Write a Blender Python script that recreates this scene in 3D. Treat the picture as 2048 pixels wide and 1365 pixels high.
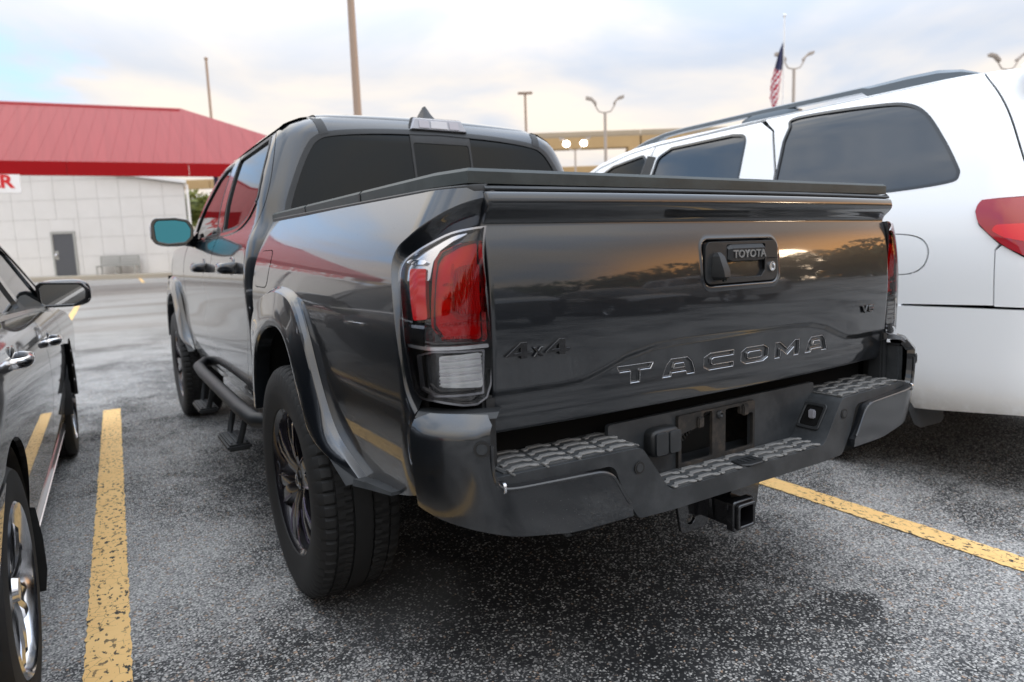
import bpy, bmesh, math, random
import numpy as np
from mathutils import Vector, Matrix
from mathutils.geometry import delaunay_2d_cdt
random.seed(7); rng=np.random.default_rng(7)
PI=math.pi; R=math.radians
scene=bpy.context.scene; COL=scene.collection
for o in list(bpy.data.objects): bpy.data.objects.remove(o)

# ------------------------------------------------------------------ camera
cam_d=bpy.data.cameras.new('camera'); cam=bpy.data.objects.new('camera',cam_d); COL.objects.link(cam)
cam.location=(-1.41396,-2.24522,1.12053)
cam.matrix_world=Matrix.Translation(cam.location)@(Matrix.Rotation(-0.55488,4,'Z')@Matrix.Rotation(1.43838,4,'X')@Matrix.Rotation(-0.03497,4,'Z')) @ Matrix.Identity(4)
cam_d.sensor_width=36; cam_d.lens=1348.51804*36/2048; cam_d.clip_end=2000; cam_d.clip_start=.05
cam_d.dof.use_dof=True; cam_d.dof.focus_distance=1.75; cam_d.dof.aperture_fstop=3.2
scene.camera=cam

# ------------------------------------------------------------------ sky and sun
SUN_EL,SUN_AZ=R(3.5),math.atan2(.55,.83)          # sun low behind the camera, to the right: towards (+.83, -.55)
sun_dir=Vector((.83*math.cos(SUN_EL),-.55*math.cos(SUN_EL),math.sin(SUN_EL)))
W=bpy.data.worlds.new('World'); scene.world=W; W.use_nodes=True
nt=W.node_tree; nt.nodes.clear()
class NT:
    """small node-graph helper"""
    def __init__(s,t): s.t=t
    def n(s,typ,ins=None,**kw):
        nd=s.t.nodes.new(typ)
        for k,v in kw.items(): setattr(nd,k,v)
        for k,v in (ins or {}).items():
            if isinstance(v,bpy.types.NodeSocket): s.t.links.new(v,nd.inputs[k])
            else: nd.inputs[k].default_value=v
        return nd
    def m(s,op,a,b=0.,c=0.,clamp=False):
        nd=s.n('ShaderNodeMath',{0:a,1:b,2:c},operation=op); nd.use_clamp=clamp; return nd.outputs[0]
    def mix(s,f,a,b,mode='MIX'):
        nd=s.n('ShaderNodeMix',{0:f},data_type='RGBA',blend_type=mode)
        for i,v in ((6,a),(7,b)):
            if isinstance(v,bpy.types.NodeSocket): s.t.links.new(v,nd.inputs[i])
            else: nd.inputs[i].default_value=(*v,1) if len(v)==3 else v
        return nd.outputs[2]
    def ramp(s,f,stops,mode='LINEAR'):
        nd=s.n('ShaderNodeValToRGB',{0:f}); cr=nd.color_ramp; cr.interpolation=mode
        while len(cr.elements)<len(stops): cr.elements.new(.5)
        for e,(p,cv) in zip(cr.elements,stops):
            e.position=p; e.color=(*cv,1) if hasattr(cv,'__len__') else (cv,cv,cv,1)
        return nd.outputs[0]
    def map(s,v,a,b,c=0.,d=1.): return s.n('ShaderNodeMapRange',{0:v,1:a,2:b,3:c,4:d},interpolation_type='SMOOTHSTEP').outputs[0]
    def noise(s,vec,scale,detail=4.,rough=.55,dist=0.,dim='3D'):
        ins={'Scale':scale,'Detail':detail,'Roughness':rough,'Distortion':dist}
        if vec is not None: ins['Vector']=vec
        return s.n('ShaderNodeTexNoise',ins,noise_dimensions=dim).outputs[0]
g=NT(nt)
tc=g.n('ShaderNodeTexCoord').outputs['Generated']
sep=g.n('ShaderNodeSeparateXYZ',{0:tc}); dz=sep.outputs[2]
sky=g.n('ShaderNodeTexSky',sky_type='NISHITA',sun_disc=False,sun_elevation=SUN_EL,sun_rotation=math.atan2(sun_dir.x,sun_dir.y),altitude=200,air_density=1.3,dust_density=3.0,ozone_density=2.0)
den=g.m('ADD',g.m('MAXIMUM',dz,0.),.16)
cvec=g.n('ShaderNodeCombineXYZ',{0:g.m('DIVIDE',sep.outputs[0],den),1:g.m('DIVIDE',sep.outputs[1],den),2:3.7}).outputs[0]
cn=g.noise(cvec,.95,9.,.54,.35)
cn2=g.noise(cvec,1.1,5.,.5,.3)
sund=g.n('ShaderNodeVectorMath',{0:tc,1:tuple(sun_dir)},operation='DOT_PRODUCT').outputs['Value']
horiz=g.map(dz,.12,.60,1.,0.)
away_c=g.map(sund,-.88,-.25)
cover=g.m('ADD',cn,g.m('MULTIPLY',horiz,.10))
mask=g.map(g.m('ADD',cover,g.m('MULTIPLY',away_c,.15)),.45,.60)
glow=g.map(sund,.88,.992)                                   # towards the sunset
away=g.map(sund,.1,-.75)                                   # away from it the cloud deck is lit full on
ov=g.m('ADD',.60,g.m('MULTIPLY',g.m('MAXIMUM',g.m('SUBTRACT',dz,.24),0.),1.9))          # overcast deck: brighter overhead than at the horizon
lit=g.mix(g.map(cn2,.28,.72),(.62,.735,.92),(1.16,1.05,.915))
lit=g.mix(g.m('MULTIPLY',away,.35),lit,(1.06,.985,.89))
lit=g.mix(1.,lit,g.mix(g.map(dz,.0,.22),(1.16,.99,.79),(1.02,1.,.98)),'MULTIPLY')
lit=g.mix(1.,lit,g.mix(g.map(dz,.30,.62),(1.,1.,1.),(.91,.98,1.06)),'MULTIPLY')
warm=g.mix(g.map(dz,.03,.30),(4.6,2.0,.42),(.95,.74,.60))
cloud=g.mix(1.,g.mix(g.m('MULTIPLY',glow,.92),lit,warm),g.n('ShaderNodeCombineColor',{0:ov,1:ov,2:ov}).outputs[0],'MULTIPLY')
skyc=g.mix(1.,sky.outputs[0],(.11,.11,.11),'MULTIPLY')
blue=g.mix(.82,skyc,(.46,.66,.96))
col=g.mix(mask,blue,cloud)
bg=g.n('ShaderNodeBackground',{0:col,1:1.0})
nt.links.new(bg.outputs[0],g.n('ShaderNodeOutputWorld').inputs[0])
sd=bpy.data.lights.new('sun','SUN'); sd.energy=.5; sd.angle=R(10); sd.color=(1,.80,.58)
so=bpy.data.objects.new('sun',sd); COL.objects.link(so); so.rotation_euler=(-sun_dir).to_track_quat('-Z','Y').to_euler()
scene.view_settings.view_transform='Standard'; scene.view_settings.look='None'; scene.view_settings.gamma=1
scene.view_settings.exposure=0.75; scene.view_settings.use_curve_mapping=False
scene.cycles.max_bounces=8; scene.cycles.transparent_max_bounces=12
scene.cycles.caustics_reflective=False; scene.cycles.caustics_refractive=False

# ------------------------------------------------------------------ materials
MATS={}
def mat(name,base=(.5,.5,.5),rough=.5,metal=0.,coat=0.,coat_r=.03,spec=.5,emit=None,fn=None,bump=None,ior=1.5):
    m=bpy.data.materials.new(name); m.use_nodes=True; t=m.node_tree; b=t.nodes['Principled BSDF']; q=NT(t)
    b.inputs['Base Color'].default_value=(*base,1); b.inputs['Roughness'].default_value=rough; b.inputs['Metallic'].default_value=metal
    b.inputs['Coat Weight'].default_value=coat; b.inputs['Coat Roughness'].default_value=coat_r; b.inputs['Specular IOR Level'].default_value=spec
    b.inputs['IOR'].default_value=ior
    if emit: b.inputs['Emission Color'].default_value=(*emit[:3],1); b.inputs['Emission Strength'].default_value=emit[3]
    if fn: fn(q,b,q.n('ShaderNodeTexCoord').outputs['Object'])
    if bump:
        sc,st,dist=bump; co=q.n('ShaderNodeTexCoord').outputs['Object']
        bp_=q.n('ShaderNodeBump',{'Strength':st,'Distance':dist,'Height':q.noise(co,sc,3.)}); t.links.new(bp_.outputs[0],b.inputs['Normal'])
    MATS[name]=m; return m
def L(q,sock,b,inp): q.t.links.new(sock,b.inputs[inp])
def paint(name,base,metal=.75,rough=.32,dust=.06):
    def fn(q,b,co):
        fl=q.noise(co,900.,1.,.5)
        fk=q.mix(q.map(fl,.35,.7),tuple(c*.72 for c in base),tuple(min(1,c*1.25) for c in base))
        dz_=q.n('ShaderNodeSeparateXYZ',{0:co}).outputs[2]
        grit=q.m('MULTIPLY',q.m('MULTIPLY',q.map(q.noise(co,330.,2.,.6),.68,.74),q.map(dz_,1.05,.60)),q.map(q.noise(co,5.,4.),.40,.65))
        L(q,q.mix(q.m('MULTIPLY',grit,.55),fk,(.26,.25,.23)),b,'Base Color')
        d=q.noise(co,3.,6.,.65); sp=q.map(q.noise(co,260.,2.,.6),.66,.74)
        L(q,q.m('ADD',q.m('MULTIPLY',q.map(d,.35,.75),dust),.018),b,'Coat Roughness')
        L(q,q.m('ADD',rough,q.m('MULTIPLY',sp,.2)),b,'Roughness')
    m=mat(name,base,rough,metal,1.,.03,fn=fn); m.node_tree.nodes['Principled BSDF'].inputs['Coat IOR'].default_value=1.6; return m
grey_paint=paint('grey_metallic_paint',(.010,.0125,.0165),.45,.28,.045)
bumper_paint=paint('satin_bumper_paint',(.011,.013,.016),.45,.32,.14)
sedan_paint=paint('charcoal_paint',(.014,.014,.016),.5,.30,.03)
red_paint=paint('red_car_paint',(.26,.012,.014),.4,.35)
def dirty_white(q,b,co):
    z=q.n('ShaderNodeSeparateXYZ',{0:co}).outputs[2]; n=q.noise(co,6.,6.,.7)
    d=q.m('MULTIPLY',q.map(q.m('ADD',z,q.m('MULTIPLY',n,.22)),.62,.44),q.map(n,.3,.7))
    L(q,q.mix(q.m('MULTIPLY',d,.6),(.88,.90,.92),(.34,.28,.20)),b,'Base Color')
white_paint=mat('white_car_paint',(.86,.88,.90),.4,0,.8,.03,fn=dirty_white)
def plastic_fn(lo,hi,rl,rh):
    def fn(q,b,co):
        n=q.noise(co,7.,6.,.7); L(q,q.mix(q.map(n,.35,.7),lo,hi),b,'Base Color'); L(q,q.m('ADD',rl,q.m('MULTIPLY',n,rh-rl)),b,'Roughness')
        bp_=q.n('ShaderNodeBump',{'Strength':.25,'Distance':.0006,'Height':q.noise(co,700.,2.)}); L(q,bp_.outputs[0],b,'Normal')
    return fn
black_plastic=mat('black_plastic',fn=plastic_fn((.010,.011,.012),(.020,.022,.024),.40,.6))
step_plastic=mat('weathered_step_plastic',fn=plastic_fn((.016,.019,.022),(.042,.046,.050),.42,.66))
tread_plastic=mat('dusty_step_tread',fn=plastic_fn((.12,.12,.118),(.25,.245,.235),.55,.8))
mat_dust=mat('dusty_step_mat',fn=plastic_fn((.030,.033,.036),(.085,.085,.083),.55,.8))
gloss_black=mat('gloss_black',(.008,.008,.009),.12,0,.6)
dark_void=mat('dark_void',(.006,.006,.006),.9,spec=.1)
rust_fn=lambda q,b,co: L(q,q.mix(q.map(q.noise(co,22.,7.,.7),.42,.68),(.020,.019,.018),(.060,.048,.038)),b,'Base Color')
rusty_steel=mat('rusty_steel',rough=.75,metal=.2,fn=rust_fn)
rubber=mat('tyre_rubber',fn=plastic_fn((.007,.007,.007),(.014,.0135,.013),.6,.82))
chrome=mat('chrome',(.82,.82,.84),.07,1.)
dark_chrome=mat('dark_chrome',(.34,.34,.36),.25,1.)
satin_chrome=mat('satin_chrome',(.72,.73,.75),.25,1.)
alloy_black=mat('black_alloy',(.020,.018,.022),.24,.6,.8)
alloy_edge=mat('machined_alloy_edge',(.20,.17,.24),.2,.9)
alloy_bright=mat('bright_alloy',(.62,.63,.66),.16,1.)
glass_tint=mat('tinted_glass',(.004,.006,.007),.02,0,0.,.01,ior=1.5,spec=.22)
suv_glass=mat('privacy_glass',(.008,.012,.018),.02,0,.8,.01,ior=1.6)
mirror_glass=mat('blue_mirror_glass',(.045,.20,.28),.03,1.)
mirror_plain=mat('mirror_glass',(.75,.76,.76),.02,1.)
vinyl=mat('tonneau_vinyl',fn=plastic_fn((.014,.022,.023),(.036,.046,.046),.40,.6))
red_lens=mat('red_lens',(.55,.004,.016),.25,0,.0,.02,spec=.2)
def rib_fn(q,b,co):
    sp=q.n('ShaderNodeSeparateXYZ',{0:co}); w=q.m('SINE',q.m('MULTIPLY',q.m('ADD',sp.outputs[0],q.m('MULTIPLY',sp.outputs[1],.6)),1150.))
    bp_=q.n('ShaderNodeBump',{'Strength':.8,'Distance':.0015,'Height':w}); L(q,bp_.outputs[0],b,'Normal')
red_lens_bright=mat('red_lens_bright',(.95,.014,.022),.22,0,.0,.02,spec=.45,fn=rib_fn)
red_deep=mat('red_lens_deep',(.85,.10,.11),.3,.3,.0,.02,spec=.3)
clear_lens=mat('clear_reversing_lens',(.80,.82,.83),.08,.35,1.,.02)
silver_refl=mat('silver_reflector',(.62,.62,.64),.18,.85)
lamp_dark=mat('lamp_housing_dark',(.030,.032,.035),.2,.2,1.)
white_lamp=mat('frosted_lamp',(.30,.30,.33),.25,.1,.6)
lamp_cell=mat('lamp_cell',(.36,.34,.37),.3,.2,.3)
lamp_cell_light=mat('lamp_cell_light',(.50,.49,.51),.3,.1,.3)
def clearfn(nm='clear_cover',tint=(.93,.93,.94,1)):
    m=bpy.data.materials.new(nm); m.use_nodes=True; q=NT(m.node_tree); m.node_tree.nodes.clear()
    f=q.n('ShaderNodeFresnel',{0:1.5}).outputs[0]
    mx=q.n('ShaderNodeMixShader',{0:f,1:q.n('ShaderNodeBsdfTransparent',{0:tint}).outputs[0],2:q.n('ShaderNodeBsdfGlossy',{'Roughness':.02}).outputs[0]})
    m.node_tree.links.new(mx.outputs[0],q.n('ShaderNodeOutputMaterial').inputs[0]); return m
clear_cover=clearfn()
red_glass=clearfn('red_lens_glass',(.86,.045,.075,1))

def asphalt_fn(q,b,co):
    sp=q.n('ShaderNodeSeparateXYZ',{0:co})
    flat=q.n('ShaderNodeCombineXYZ',{0:sp.outputs[0],1:sp.outputs[1],2:0.}).outputs[0]
    wob=q.n('ShaderNodeTexNoise',{'Vector':flat,'Scale':60.,'Detail':2.}).outputs['Color']
    wv=q.n('ShaderNodeVectorMath',{0:flat,1:q.n('ShaderNodeVectorMath',{0:wob,'Scale':.012},operation='SCALE').outputs[0]},operation='ADD').outputs[0]
    v=q.n('ShaderNodeTexVoronoi',{'Vector':wv,'Scale':108.,'Randomness':1.},voronoi_dimensions='2D')
    v2=q.n('ShaderNodeTexVoronoi',{'Vector':wv,'Scale':230.,'Randomness':1.},voronoi_dimensions='2D')
    rnd=q.n('ShaderNodeSeparateColor',{0:v.outputs['Color']}); rnd2=q.n('ShaderNodeSeparateColor',{0:v2.outputs['Color']})
    big=q.noise(flat,.55,6.,.6,.4); mid=q.noise(flat,2.6,5.,.65)
    wear=q.map(q.m('ADD',q.m('MULTIPLY',big,.65),q.m('MULTIPLY',mid,.35)),.36,.62)          # worn light areas / black binder
    # an oil stain, then dark patches with the shade under the truck painted in
    def blob(cx,cy,rx,ry,soft,amp):
        dx=q.m('DIVIDE',q.m('SUBTRACT',sp.outputs[0],cx),rx); dy=q.m('DIVIDE',q.m('SUBTRACT',sp.outputs[1],cy),ry)
        d=q.m('SQRT',q.m('ADD',q.m('MULTIPLY',dx,dx),q.m('MULTIPLY',dy,dy)))
        d=q.m('ADD',d,q.m('MULTIPLY',q.m('SUBTRACT',q.noise(flat,6.,5.,.7),.5),1.1))
        return q.m('MULTIPLY',q.map(d,1.+soft,1.-soft),amp)
    st=blob(0.44,-1.11,.17,.11,.25,.8)
    st=q.m('MAXIMUM',st,blob(-0.30,-0.17,.58,.70,.5,.95))  # stain under the tail, darkened further to paint in the truck's shade
    st=q.m('MAXIMUM',st,blob(.0,.6,.85,2.2,.4,.85))  # shade beneath the truck painted into the asphalt colour
    st=q.m('MAXIMUM',st,blob(2.7,.3,.8,2.2,.4,.7))  # darker ground beneath the SUV
    st=q.m('MAXIMUM',st,blob(-.1,5.2,.9,1.6,.5,.35))
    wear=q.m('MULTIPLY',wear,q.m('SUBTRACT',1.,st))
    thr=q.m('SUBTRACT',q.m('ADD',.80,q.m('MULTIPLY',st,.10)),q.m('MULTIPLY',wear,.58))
    chip=q.map(q.m('SUBTRACT',rnd.outputs[0],thr),-.10,.12)
    gap=q.map(v.outputs['Distance'],.44,.30)
    chip=q.m('MULTIPLY',chip,gap)
    chip2=q.m('MULTIPLY',q.map(q.m('SUBTRACT',rnd2.outputs[0],q.m('ADD',thr,.08)),-.08,.1),.55)
    chip=q.m('MAXIMUM',chip,chip2)
    stone=q.mix(rnd.outputs[1],(.36,.355,.345),(.62,.605,.575))
    stone=q.mix(q.map(rnd.outputs[2],.90,.96),stone,(.46,.33,.24))
    binder=q.mix(wear,(.014,.0145,.0155),(.150,.152,.154))
    # farther off the lot is an older, evenly worn grey with brown traffic bands
    far=q.map(sp.outputs[1],5.,13.)
    band=q.map(q.noise(q.n('ShaderNodeVectorMath',{0:flat,1:(.05,.55,1.)},operation='MULTIPLY').outputs[0],1.,4.,.6),.45,.7)
    dist=q.mix(band,(.36,.34,.31),(.225,.19,.16))
    colr=q.mix(chip,binder,stone)
    colr=q.mix(q.m('MULTIPLY',far,.82),colr,dist)
    dust=q.m('MULTIPLY',blob(-0.64,-0.19,.22,.30,.5,.85),1.)
    colr=q.mix(q.m('MULTIPLY',dust,.45),colr,(.15,.15,.148))
    L(q,colr,b,'Base Color'); L(q,q.m('ADD',.80,q.m('MULTIPLY',chip,.12)),b,'Roughness')
    bp_=q.n('ShaderNodeBump',{'Strength':.7,'Distance':.004,'Height':q.m('ADD',q.m('MULTIPLY',chip,.7),q.m('MULTIPLY',gap,.5))}); L(q,bp_.outputs[0],b,'Normal')
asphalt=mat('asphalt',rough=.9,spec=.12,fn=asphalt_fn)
def line_fn(q,b,co):
    sp=q.n('ShaderNodeSeparateXYZ',{0:co}); flat=q.n('ShaderNodeCombineXYZ',{0:sp.outputs[0],1:sp.outputs[1],2:0.}).outputs[0]
    base=q.mix(q.noise(flat,5.,5.,.6),(.78,.47,.17),(.88,.60,.265))
    st=q.n('ShaderNodeVectorMath',{0:flat,1:(1.,.55,1.)},operation='MULTIPLY').outputs[0]
    chips=q.m('MULTIPLY',q.map(q.noise(st,62.,3.,.55),.575,.605),q.map(q.noise(flat,3.,3.),.32,.56))
    vo=q.n('ShaderNodeTexVoronoi',{'Vector':flat,'Scale':26.},feature='DISTANCE_TO_EDGE',voronoi_dimensions='2D').outputs['Distance']
    crack=q.m('MULTIPLY',q.map(vo,.018,.006),q.map(q.noise(flat,7.,3.),.46,.56))
    d=q.m('MAXIMUM',chips,crack)
    L(q,q.mix(d,base,(.045,.043,.04)),b,'Base Color')
    bp_=q.n('ShaderNodeBump',{'Strength':.6,'Distance':.002,'Height':q.m('SUBTRACT',q.noise(flat,140.,3.),q.m('MULTIPLY',d,1.2))}); L(q,bp_.outputs[0],b,'Normal')
yellow_line=mat('yellow_line_paint',rough=.7,spec=.3,fn=line_fn)
def wall_fn(q,b,co):
    n=q.noise(co,.9,6.,.65); L(q,q.mix(n,(.66,.64,.61),(.78,.76,.74)),b,'Base Color')
white_wall=mat('white_wall_panel',rough=.6,fn=wall_fn)
joint_grey=mat('wall_joint',(.62,.60,.575),.8)
def roof_fn(q,b,co):
    n=q.noise(q.n('ShaderNodeVectorMath',{0:co,1:(6.,.15,.15)},operation='MULTIPLY').outputs[0],1.,4.,.6)
    L(q,q.mix(q.map(n,.3,.7),(.25,.022,.022),(.29,.029,.029)),b,'Base Color')
red_roof=mat('faded_red_metal',rough=.5,spec=.3,fn=roof_fn)
red_fascia=mat('red_fascia',(.30,.003,.006),.6,spec=.15)
door_grey=mat('door_grey',(.085,.088,.098),.55)
metal_grey=mat('galvanised_grey',(.42,.42,.40),.5,.4)
pole_tan=mat('tan_steel_pole',(.34,.25,.19),.6,bump=(9.,.1,.01))
pole_grey=mat('grey_steel_pole',(.38,.33,.29),.6)
pole_blue=mat('dark_blue_post',(.07,.07,.14),.5)
concrete=mat('bridge_concrete',rough=.85,fn=lambda q,b,co: L(q,q.mix(q.noise(co,.35,7.,.7),(.34,.27,.19),(.46,.38,.28)),b,'Base Color'))
girder_tan=mat('bridge_girder',rough=.8,fn=lambda q,b,co: L(q,q.mix(q.noise(co,.25,7.,.7),(.40,.26,.12),(.52,.36,.18)),b,'Base Color'))
kerb_mat=mat('kerb_concrete',(.46,.41,.33),.85,bump=(8.,.3,.01))
def leaf_fn(q,b,co): 
    n=q.n('ShaderNodeObjectInfo').outputs['Random']; r=q.noise(co,1.3,4.); L(q,q.mix(r,(.035,.060,.018),(.105,.120,.030)),b,'Base Color')
leaf_light=mat('yellow_green_leaves',rough=.55,fn=lambda q,b,co: L(q,q.mix(q.noise(co,1.1,4.),(.075,.115,.025),(.24,.25,.065)),b,'Base Color'))  # paler yellow-green foliage for the tree beside the building
suv_lens=mat('ruby_lens',(.36,.004,.012),.12,0,1.,.02)
leaf=mat('leaves',rough=.6,fn=leaf_fn); bark=mat('bark',(.10,.07,.05),.9)
sign_white=mat('sign_white',(.82,.82,.82),.4); sign_red=mat('sign_red',(.62,.016,.020),.4)
flag_red=mat('flag_red',(.42,.02,.05),.8); flag_white=mat('flag_white',(.75,.70,.72),.8); flag_blue=mat('flag_navy',(.03,.035,.09),.8)
lamp_glow=mat('lit_lamp',(1,1,1),.4,emit=(1,.93,.82,9.))

# ------------------------------------------------------------------ geometry helpers
def tag(o,label=None,cat=None,group=None,kind=None):
    if label: o['label']=label
    if cat: o['category']=cat
    if group: o['group']=group
    if kind: o['kind']=kind
    return o
def empty(name,loc=(0,0,0),rz=0,parent=None):
    o=bpy.data.objects.new(name,None); COL.objects.link(o); o.location=loc; o.rotation_euler=(0,0,rz); o.empty_display_size=.1
    if parent: o.parent=parent
    return o
WORLD=set()      # things whose parts are built in world coordinates
def adopt(o,parent):
    o.parent=parent
    if parent.name in WORLD: o.matrix_parent_inverse=Matrix.Translation(parent.location).inverted()
def mk(name,V,F,m,parent=None,smooth=True,sharp=35,normals=None):
    me=bpy.data.meshes.new(name); me.from_pydata([tuple(map(float,v)) for v in V],[],[tuple(map(int,f)) for f in F]); me.update()
    if m is not None: me.materials.append(m)
    if smooth:
        me.polygons.foreach_set('use_smooth',[True]*len(me.polygons))
        if normals is not None: me.normals_split_custom_set(normals)
        elif sharp is not None: me.set_sharp_from_angle(angle=R(sharp))
    o=bpy.data.objects.new(name,me); COL.objects.link(o)
    if parent: adopt(o,parent)
    return o
def bmobj(name,bm,m,parent=None,smooth=False,sharp=35,bevel=0,seg=2):
    if bevel: bmesh.ops.bevel(bm,geom=[e for e in bm.edges if e.calc_face_angle(0)>.5],offset=bevel,segments=seg,affect='EDGES',clamp_overlap=True)
    bmesh.ops.recalc_face_normals(bm,faces=bm.faces)
    me=bpy.data.meshes.new(name); bm.to_mesh(me); bm.free(); me.materials.append(m)
    if smooth or bevel:
        me.polygons.foreach_set('use_smooth',[True]*len(me.polygons)); me.set_sharp_from_angle(angle=R(sharp))
    o=bpy.data.objects.new(name,me); COL.objects.link(o)
    if parent: adopt(o,parent)
    return o
def addbox(bm,c,s,rot=None):
    mtx=Matrix.Translation(c)@(rot if rot else Matrix.Identity(4))@Matrix.Diagonal((*s,1)); bmesh.ops.create_cube(bm,size=1,matrix=mtx)
def box(name,c,s,m,parent=None,bevel=.004,rot=None,seg=2):
    bm=bmesh.new(); addbox(bm,c,s,rot); return bmobj(name,bm,m,parent,bevel=bevel,seg=seg)
def rp(pts,r=.01,n=5):
    """closed polygon with rounded corners; r a number or one per corner"""
    pts=[np.array(p[:2],float) for p in pts]; out=[]; N=len(pts)
    for i in range(N):
        p=pts[i]; a=pts[i-1]-p; b=pts[(i+1)%N]-p; ri=r[i] if hasattr(r,'__len__') else r
        la,lb=np.hypot(*a),np.hypot(*b)
        if ri<=0 or la<1e-6 or lb<1e-6: out.append(p); continue
        a/=la; b/=lb; an=math.acos(max(-1,min(1,a@b)))
        if an>3.05: out.append(p); continue
        d=min(ri/math.tan(an/2),la*.49,lb*.49)
        for k in range(n+1):
            t=k/n; out.append((1-t)**2*(p+a*d)+2*t*(1-t)*p+t*t*(p+b*d))
    return [tuple(p) for p in out]
def cr(pts,n=6):
    """open Catmull-Rom curve through the points"""
    P=[np.array(p,float) for p in pts]; P=[2*P[0]-P[1]]+P+[2*P[-1]-P[-2]]; out=[]
    for i in range(1,len(P)-2):
        for k in range(n):
            t=k/n; a,b,c,d=P[i-1:i+3]; out.append(.5*(2*b+(c-a)*t+(2*a-5*b+4*c-d)*t*t+(3*b-a-3*c+d)*t**3))
    out.append(P[-2]); return [tuple(p) for p in out]
def resample(poly,seg):
    P=np.array(poly,float); out=[]
    for a,b in zip(P,np.roll(P,-1,0)):
        d=np.hypot(*(b-a))
        if d<1e-7: continue
        for k in range(max(1,int(math.ceil(d/seg)))): out.append(a+(b-a)*k/max(1,int(math.ceil(d/seg))))
    return np.array(out)
def area2(P): x,y=P[:,0],P[:,1]; return np.sum(x*np.roll(y,-1)-np.roll(x,-1)*y)
def inside(poly,Q):
    x,y=Q[:,0],Q[:,1]; r=np.zeros(len(Q),bool); P=np.array(poly)
    for (x1,y1),(x2,y2) in zip(P,np.roll(P,-1,0)):
        c=((y1>y)!=(y2>y)); 
        with np.errstate(all='ignore'): r^=c&(x<(x2-x1)*(y-y1)/(y2-y1)+x1)
    return r
def pdist(poly,Q):
    P=np.array(poly); d=np.full(len(Q),1e9)
    for a,b in zip(P,np.roll(P,-1,0)):
        ab=b-a; t=np.clip(((Q-a)@ab)/max(ab@ab,1e-12),0,1); d=np.minimum(d,np.hypot(*(Q-a-t[:,None]*ab).T))
    return d
def fill2(loops,grid):
    """triangulate outline + holes with inner grid points -> verts, tris, index loops"""
    pts=[];edges=[];idx=[]
    for lp in loops:
        s=len(pts); pts+=list(lp); n=len(lp); edges+=[(s+i,s+(i+1)%n) for i in range(n)]; idx.append(list(range(s,s+n)))
    A=np.array(loops[0]); 
    if grid:
        xs=np.arange(A[:,0].min()+grid*.5,A[:,0].max(),grid); ys=np.arange(A[:,1].min()+grid*.5,A[:,1].max(),grid)
        Q=np.array(np.meshgrid(xs,ys)).reshape(2,-1).T
        if len(Q):
            ok=inside(loops[0],Q)
            for h in loops[1:]: ok&=~inside(h,Q)
            Q=Q[ok]
            for lp in loops: 
                if len(Q): Q=Q[pdist(lp,Q)>grid*.42]
            pts+=list(Q)
    vs,_,fs,ov,_,_=delaunay_2d_cdt([Vector(p) for p in pts],edges,[],0,1e-7)
    V=np.array([tuple(v) for v in vs]); m={}
    for k,lst in enumerate(ov):
        for o_ in lst: m[o_]=k
    T=np.array([f for f in fs if len(f)==3]); C=V[T].mean(1); ok=inside(loops[0],C)
    for h in loops[1:]: ok&=~inside(h,C)
    return V,T[ok],[[m[i] for i in lp] for lp in idx]
def panel(name,outline,M,m,parent=None,holes=(),grid=.03,thick=.012,off=0.,hint=(-1,0,0),seg=.022,both=False,z2t=True):
    """sheet-metal panel: a 2-D outline (s, z) laid on the body surface M, with exact surface normals and a turned-in edge"""
    conv=(lambda a,z:(a,M.sec.tz(z))) if (z2t and hasattr(M,'sec')) else (lambda a,b:(a,b))
    loops=[resample(outline,seg)]+[resample(h,seg) for h in holes]
    loops=[l if (area2(l)>0)==(i==0) else l[::-1] for i,l in enumerate(loops)]
    V,T,idx=fill2(loops,grid); h=.003
    f=lambda a,b: M(*conv(a,b))
    P=f(V[:,0],V[:,1]); N=np.cross(f(V[:,0]+h,V[:,1])-f(V[:,0]-h,V[:,1]),f(V[:,0],V[:,1]+h)-f(V[:,0],V[:,1]-h))
    N/=np.maximum(np.linalg.norm(N,axis=1,keepdims=True),1e-12)
    if (N@np.array(hint)).sum()<0: N=-N
    P=P+N*off; c=np.cross(P[T[:,1]]-P[T[:,0]],P[T[:,2]]-P[T[:,0]])
    flip=(c*N[T[:,0]]).sum()<0
    if flip: T=T[:,::-1]
    Vs=list(P); F=[tuple(t) for t in T]; LN=[N[i] for t in T for i in t]
    if thick:
        for lp in idx:
            s=len(Vs); Vs+=list(P[lp]); s2=len(Vs); Vs+=list(P[lp]-N[lp]*thick); n=len(lp)
            for i in range(n):
                j=(i+1)%n; q=(s+j,s+i,s2+i,s2+j)
                if flip: q=q[::-1]
                fn=np.cross(Vs[q[1]]-Vs[q[0]],Vs[q[2]]-Vs[q[0]]); fn=fn/max(np.linalg.norm(fn),1e-12)
                F.append(q); LN+=[fn]*4
    Vs=np.array(Vs); LN=np.array(LN); o=mk(name,Vs,F,m,parent,normals=LN.tolist())
    if both:
        F2=[tuple(reversed(q)) for q in F]; LN2=[]; k=0
        for q in F: LN2+=list(LN[k:k+len(q)][::-1]*[-1,1,1]); k+=len(q)
        mk(name,Vs*[-1,1,1],F2,m,parent,normals=[list(x) for x in LN2])
    return o
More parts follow.
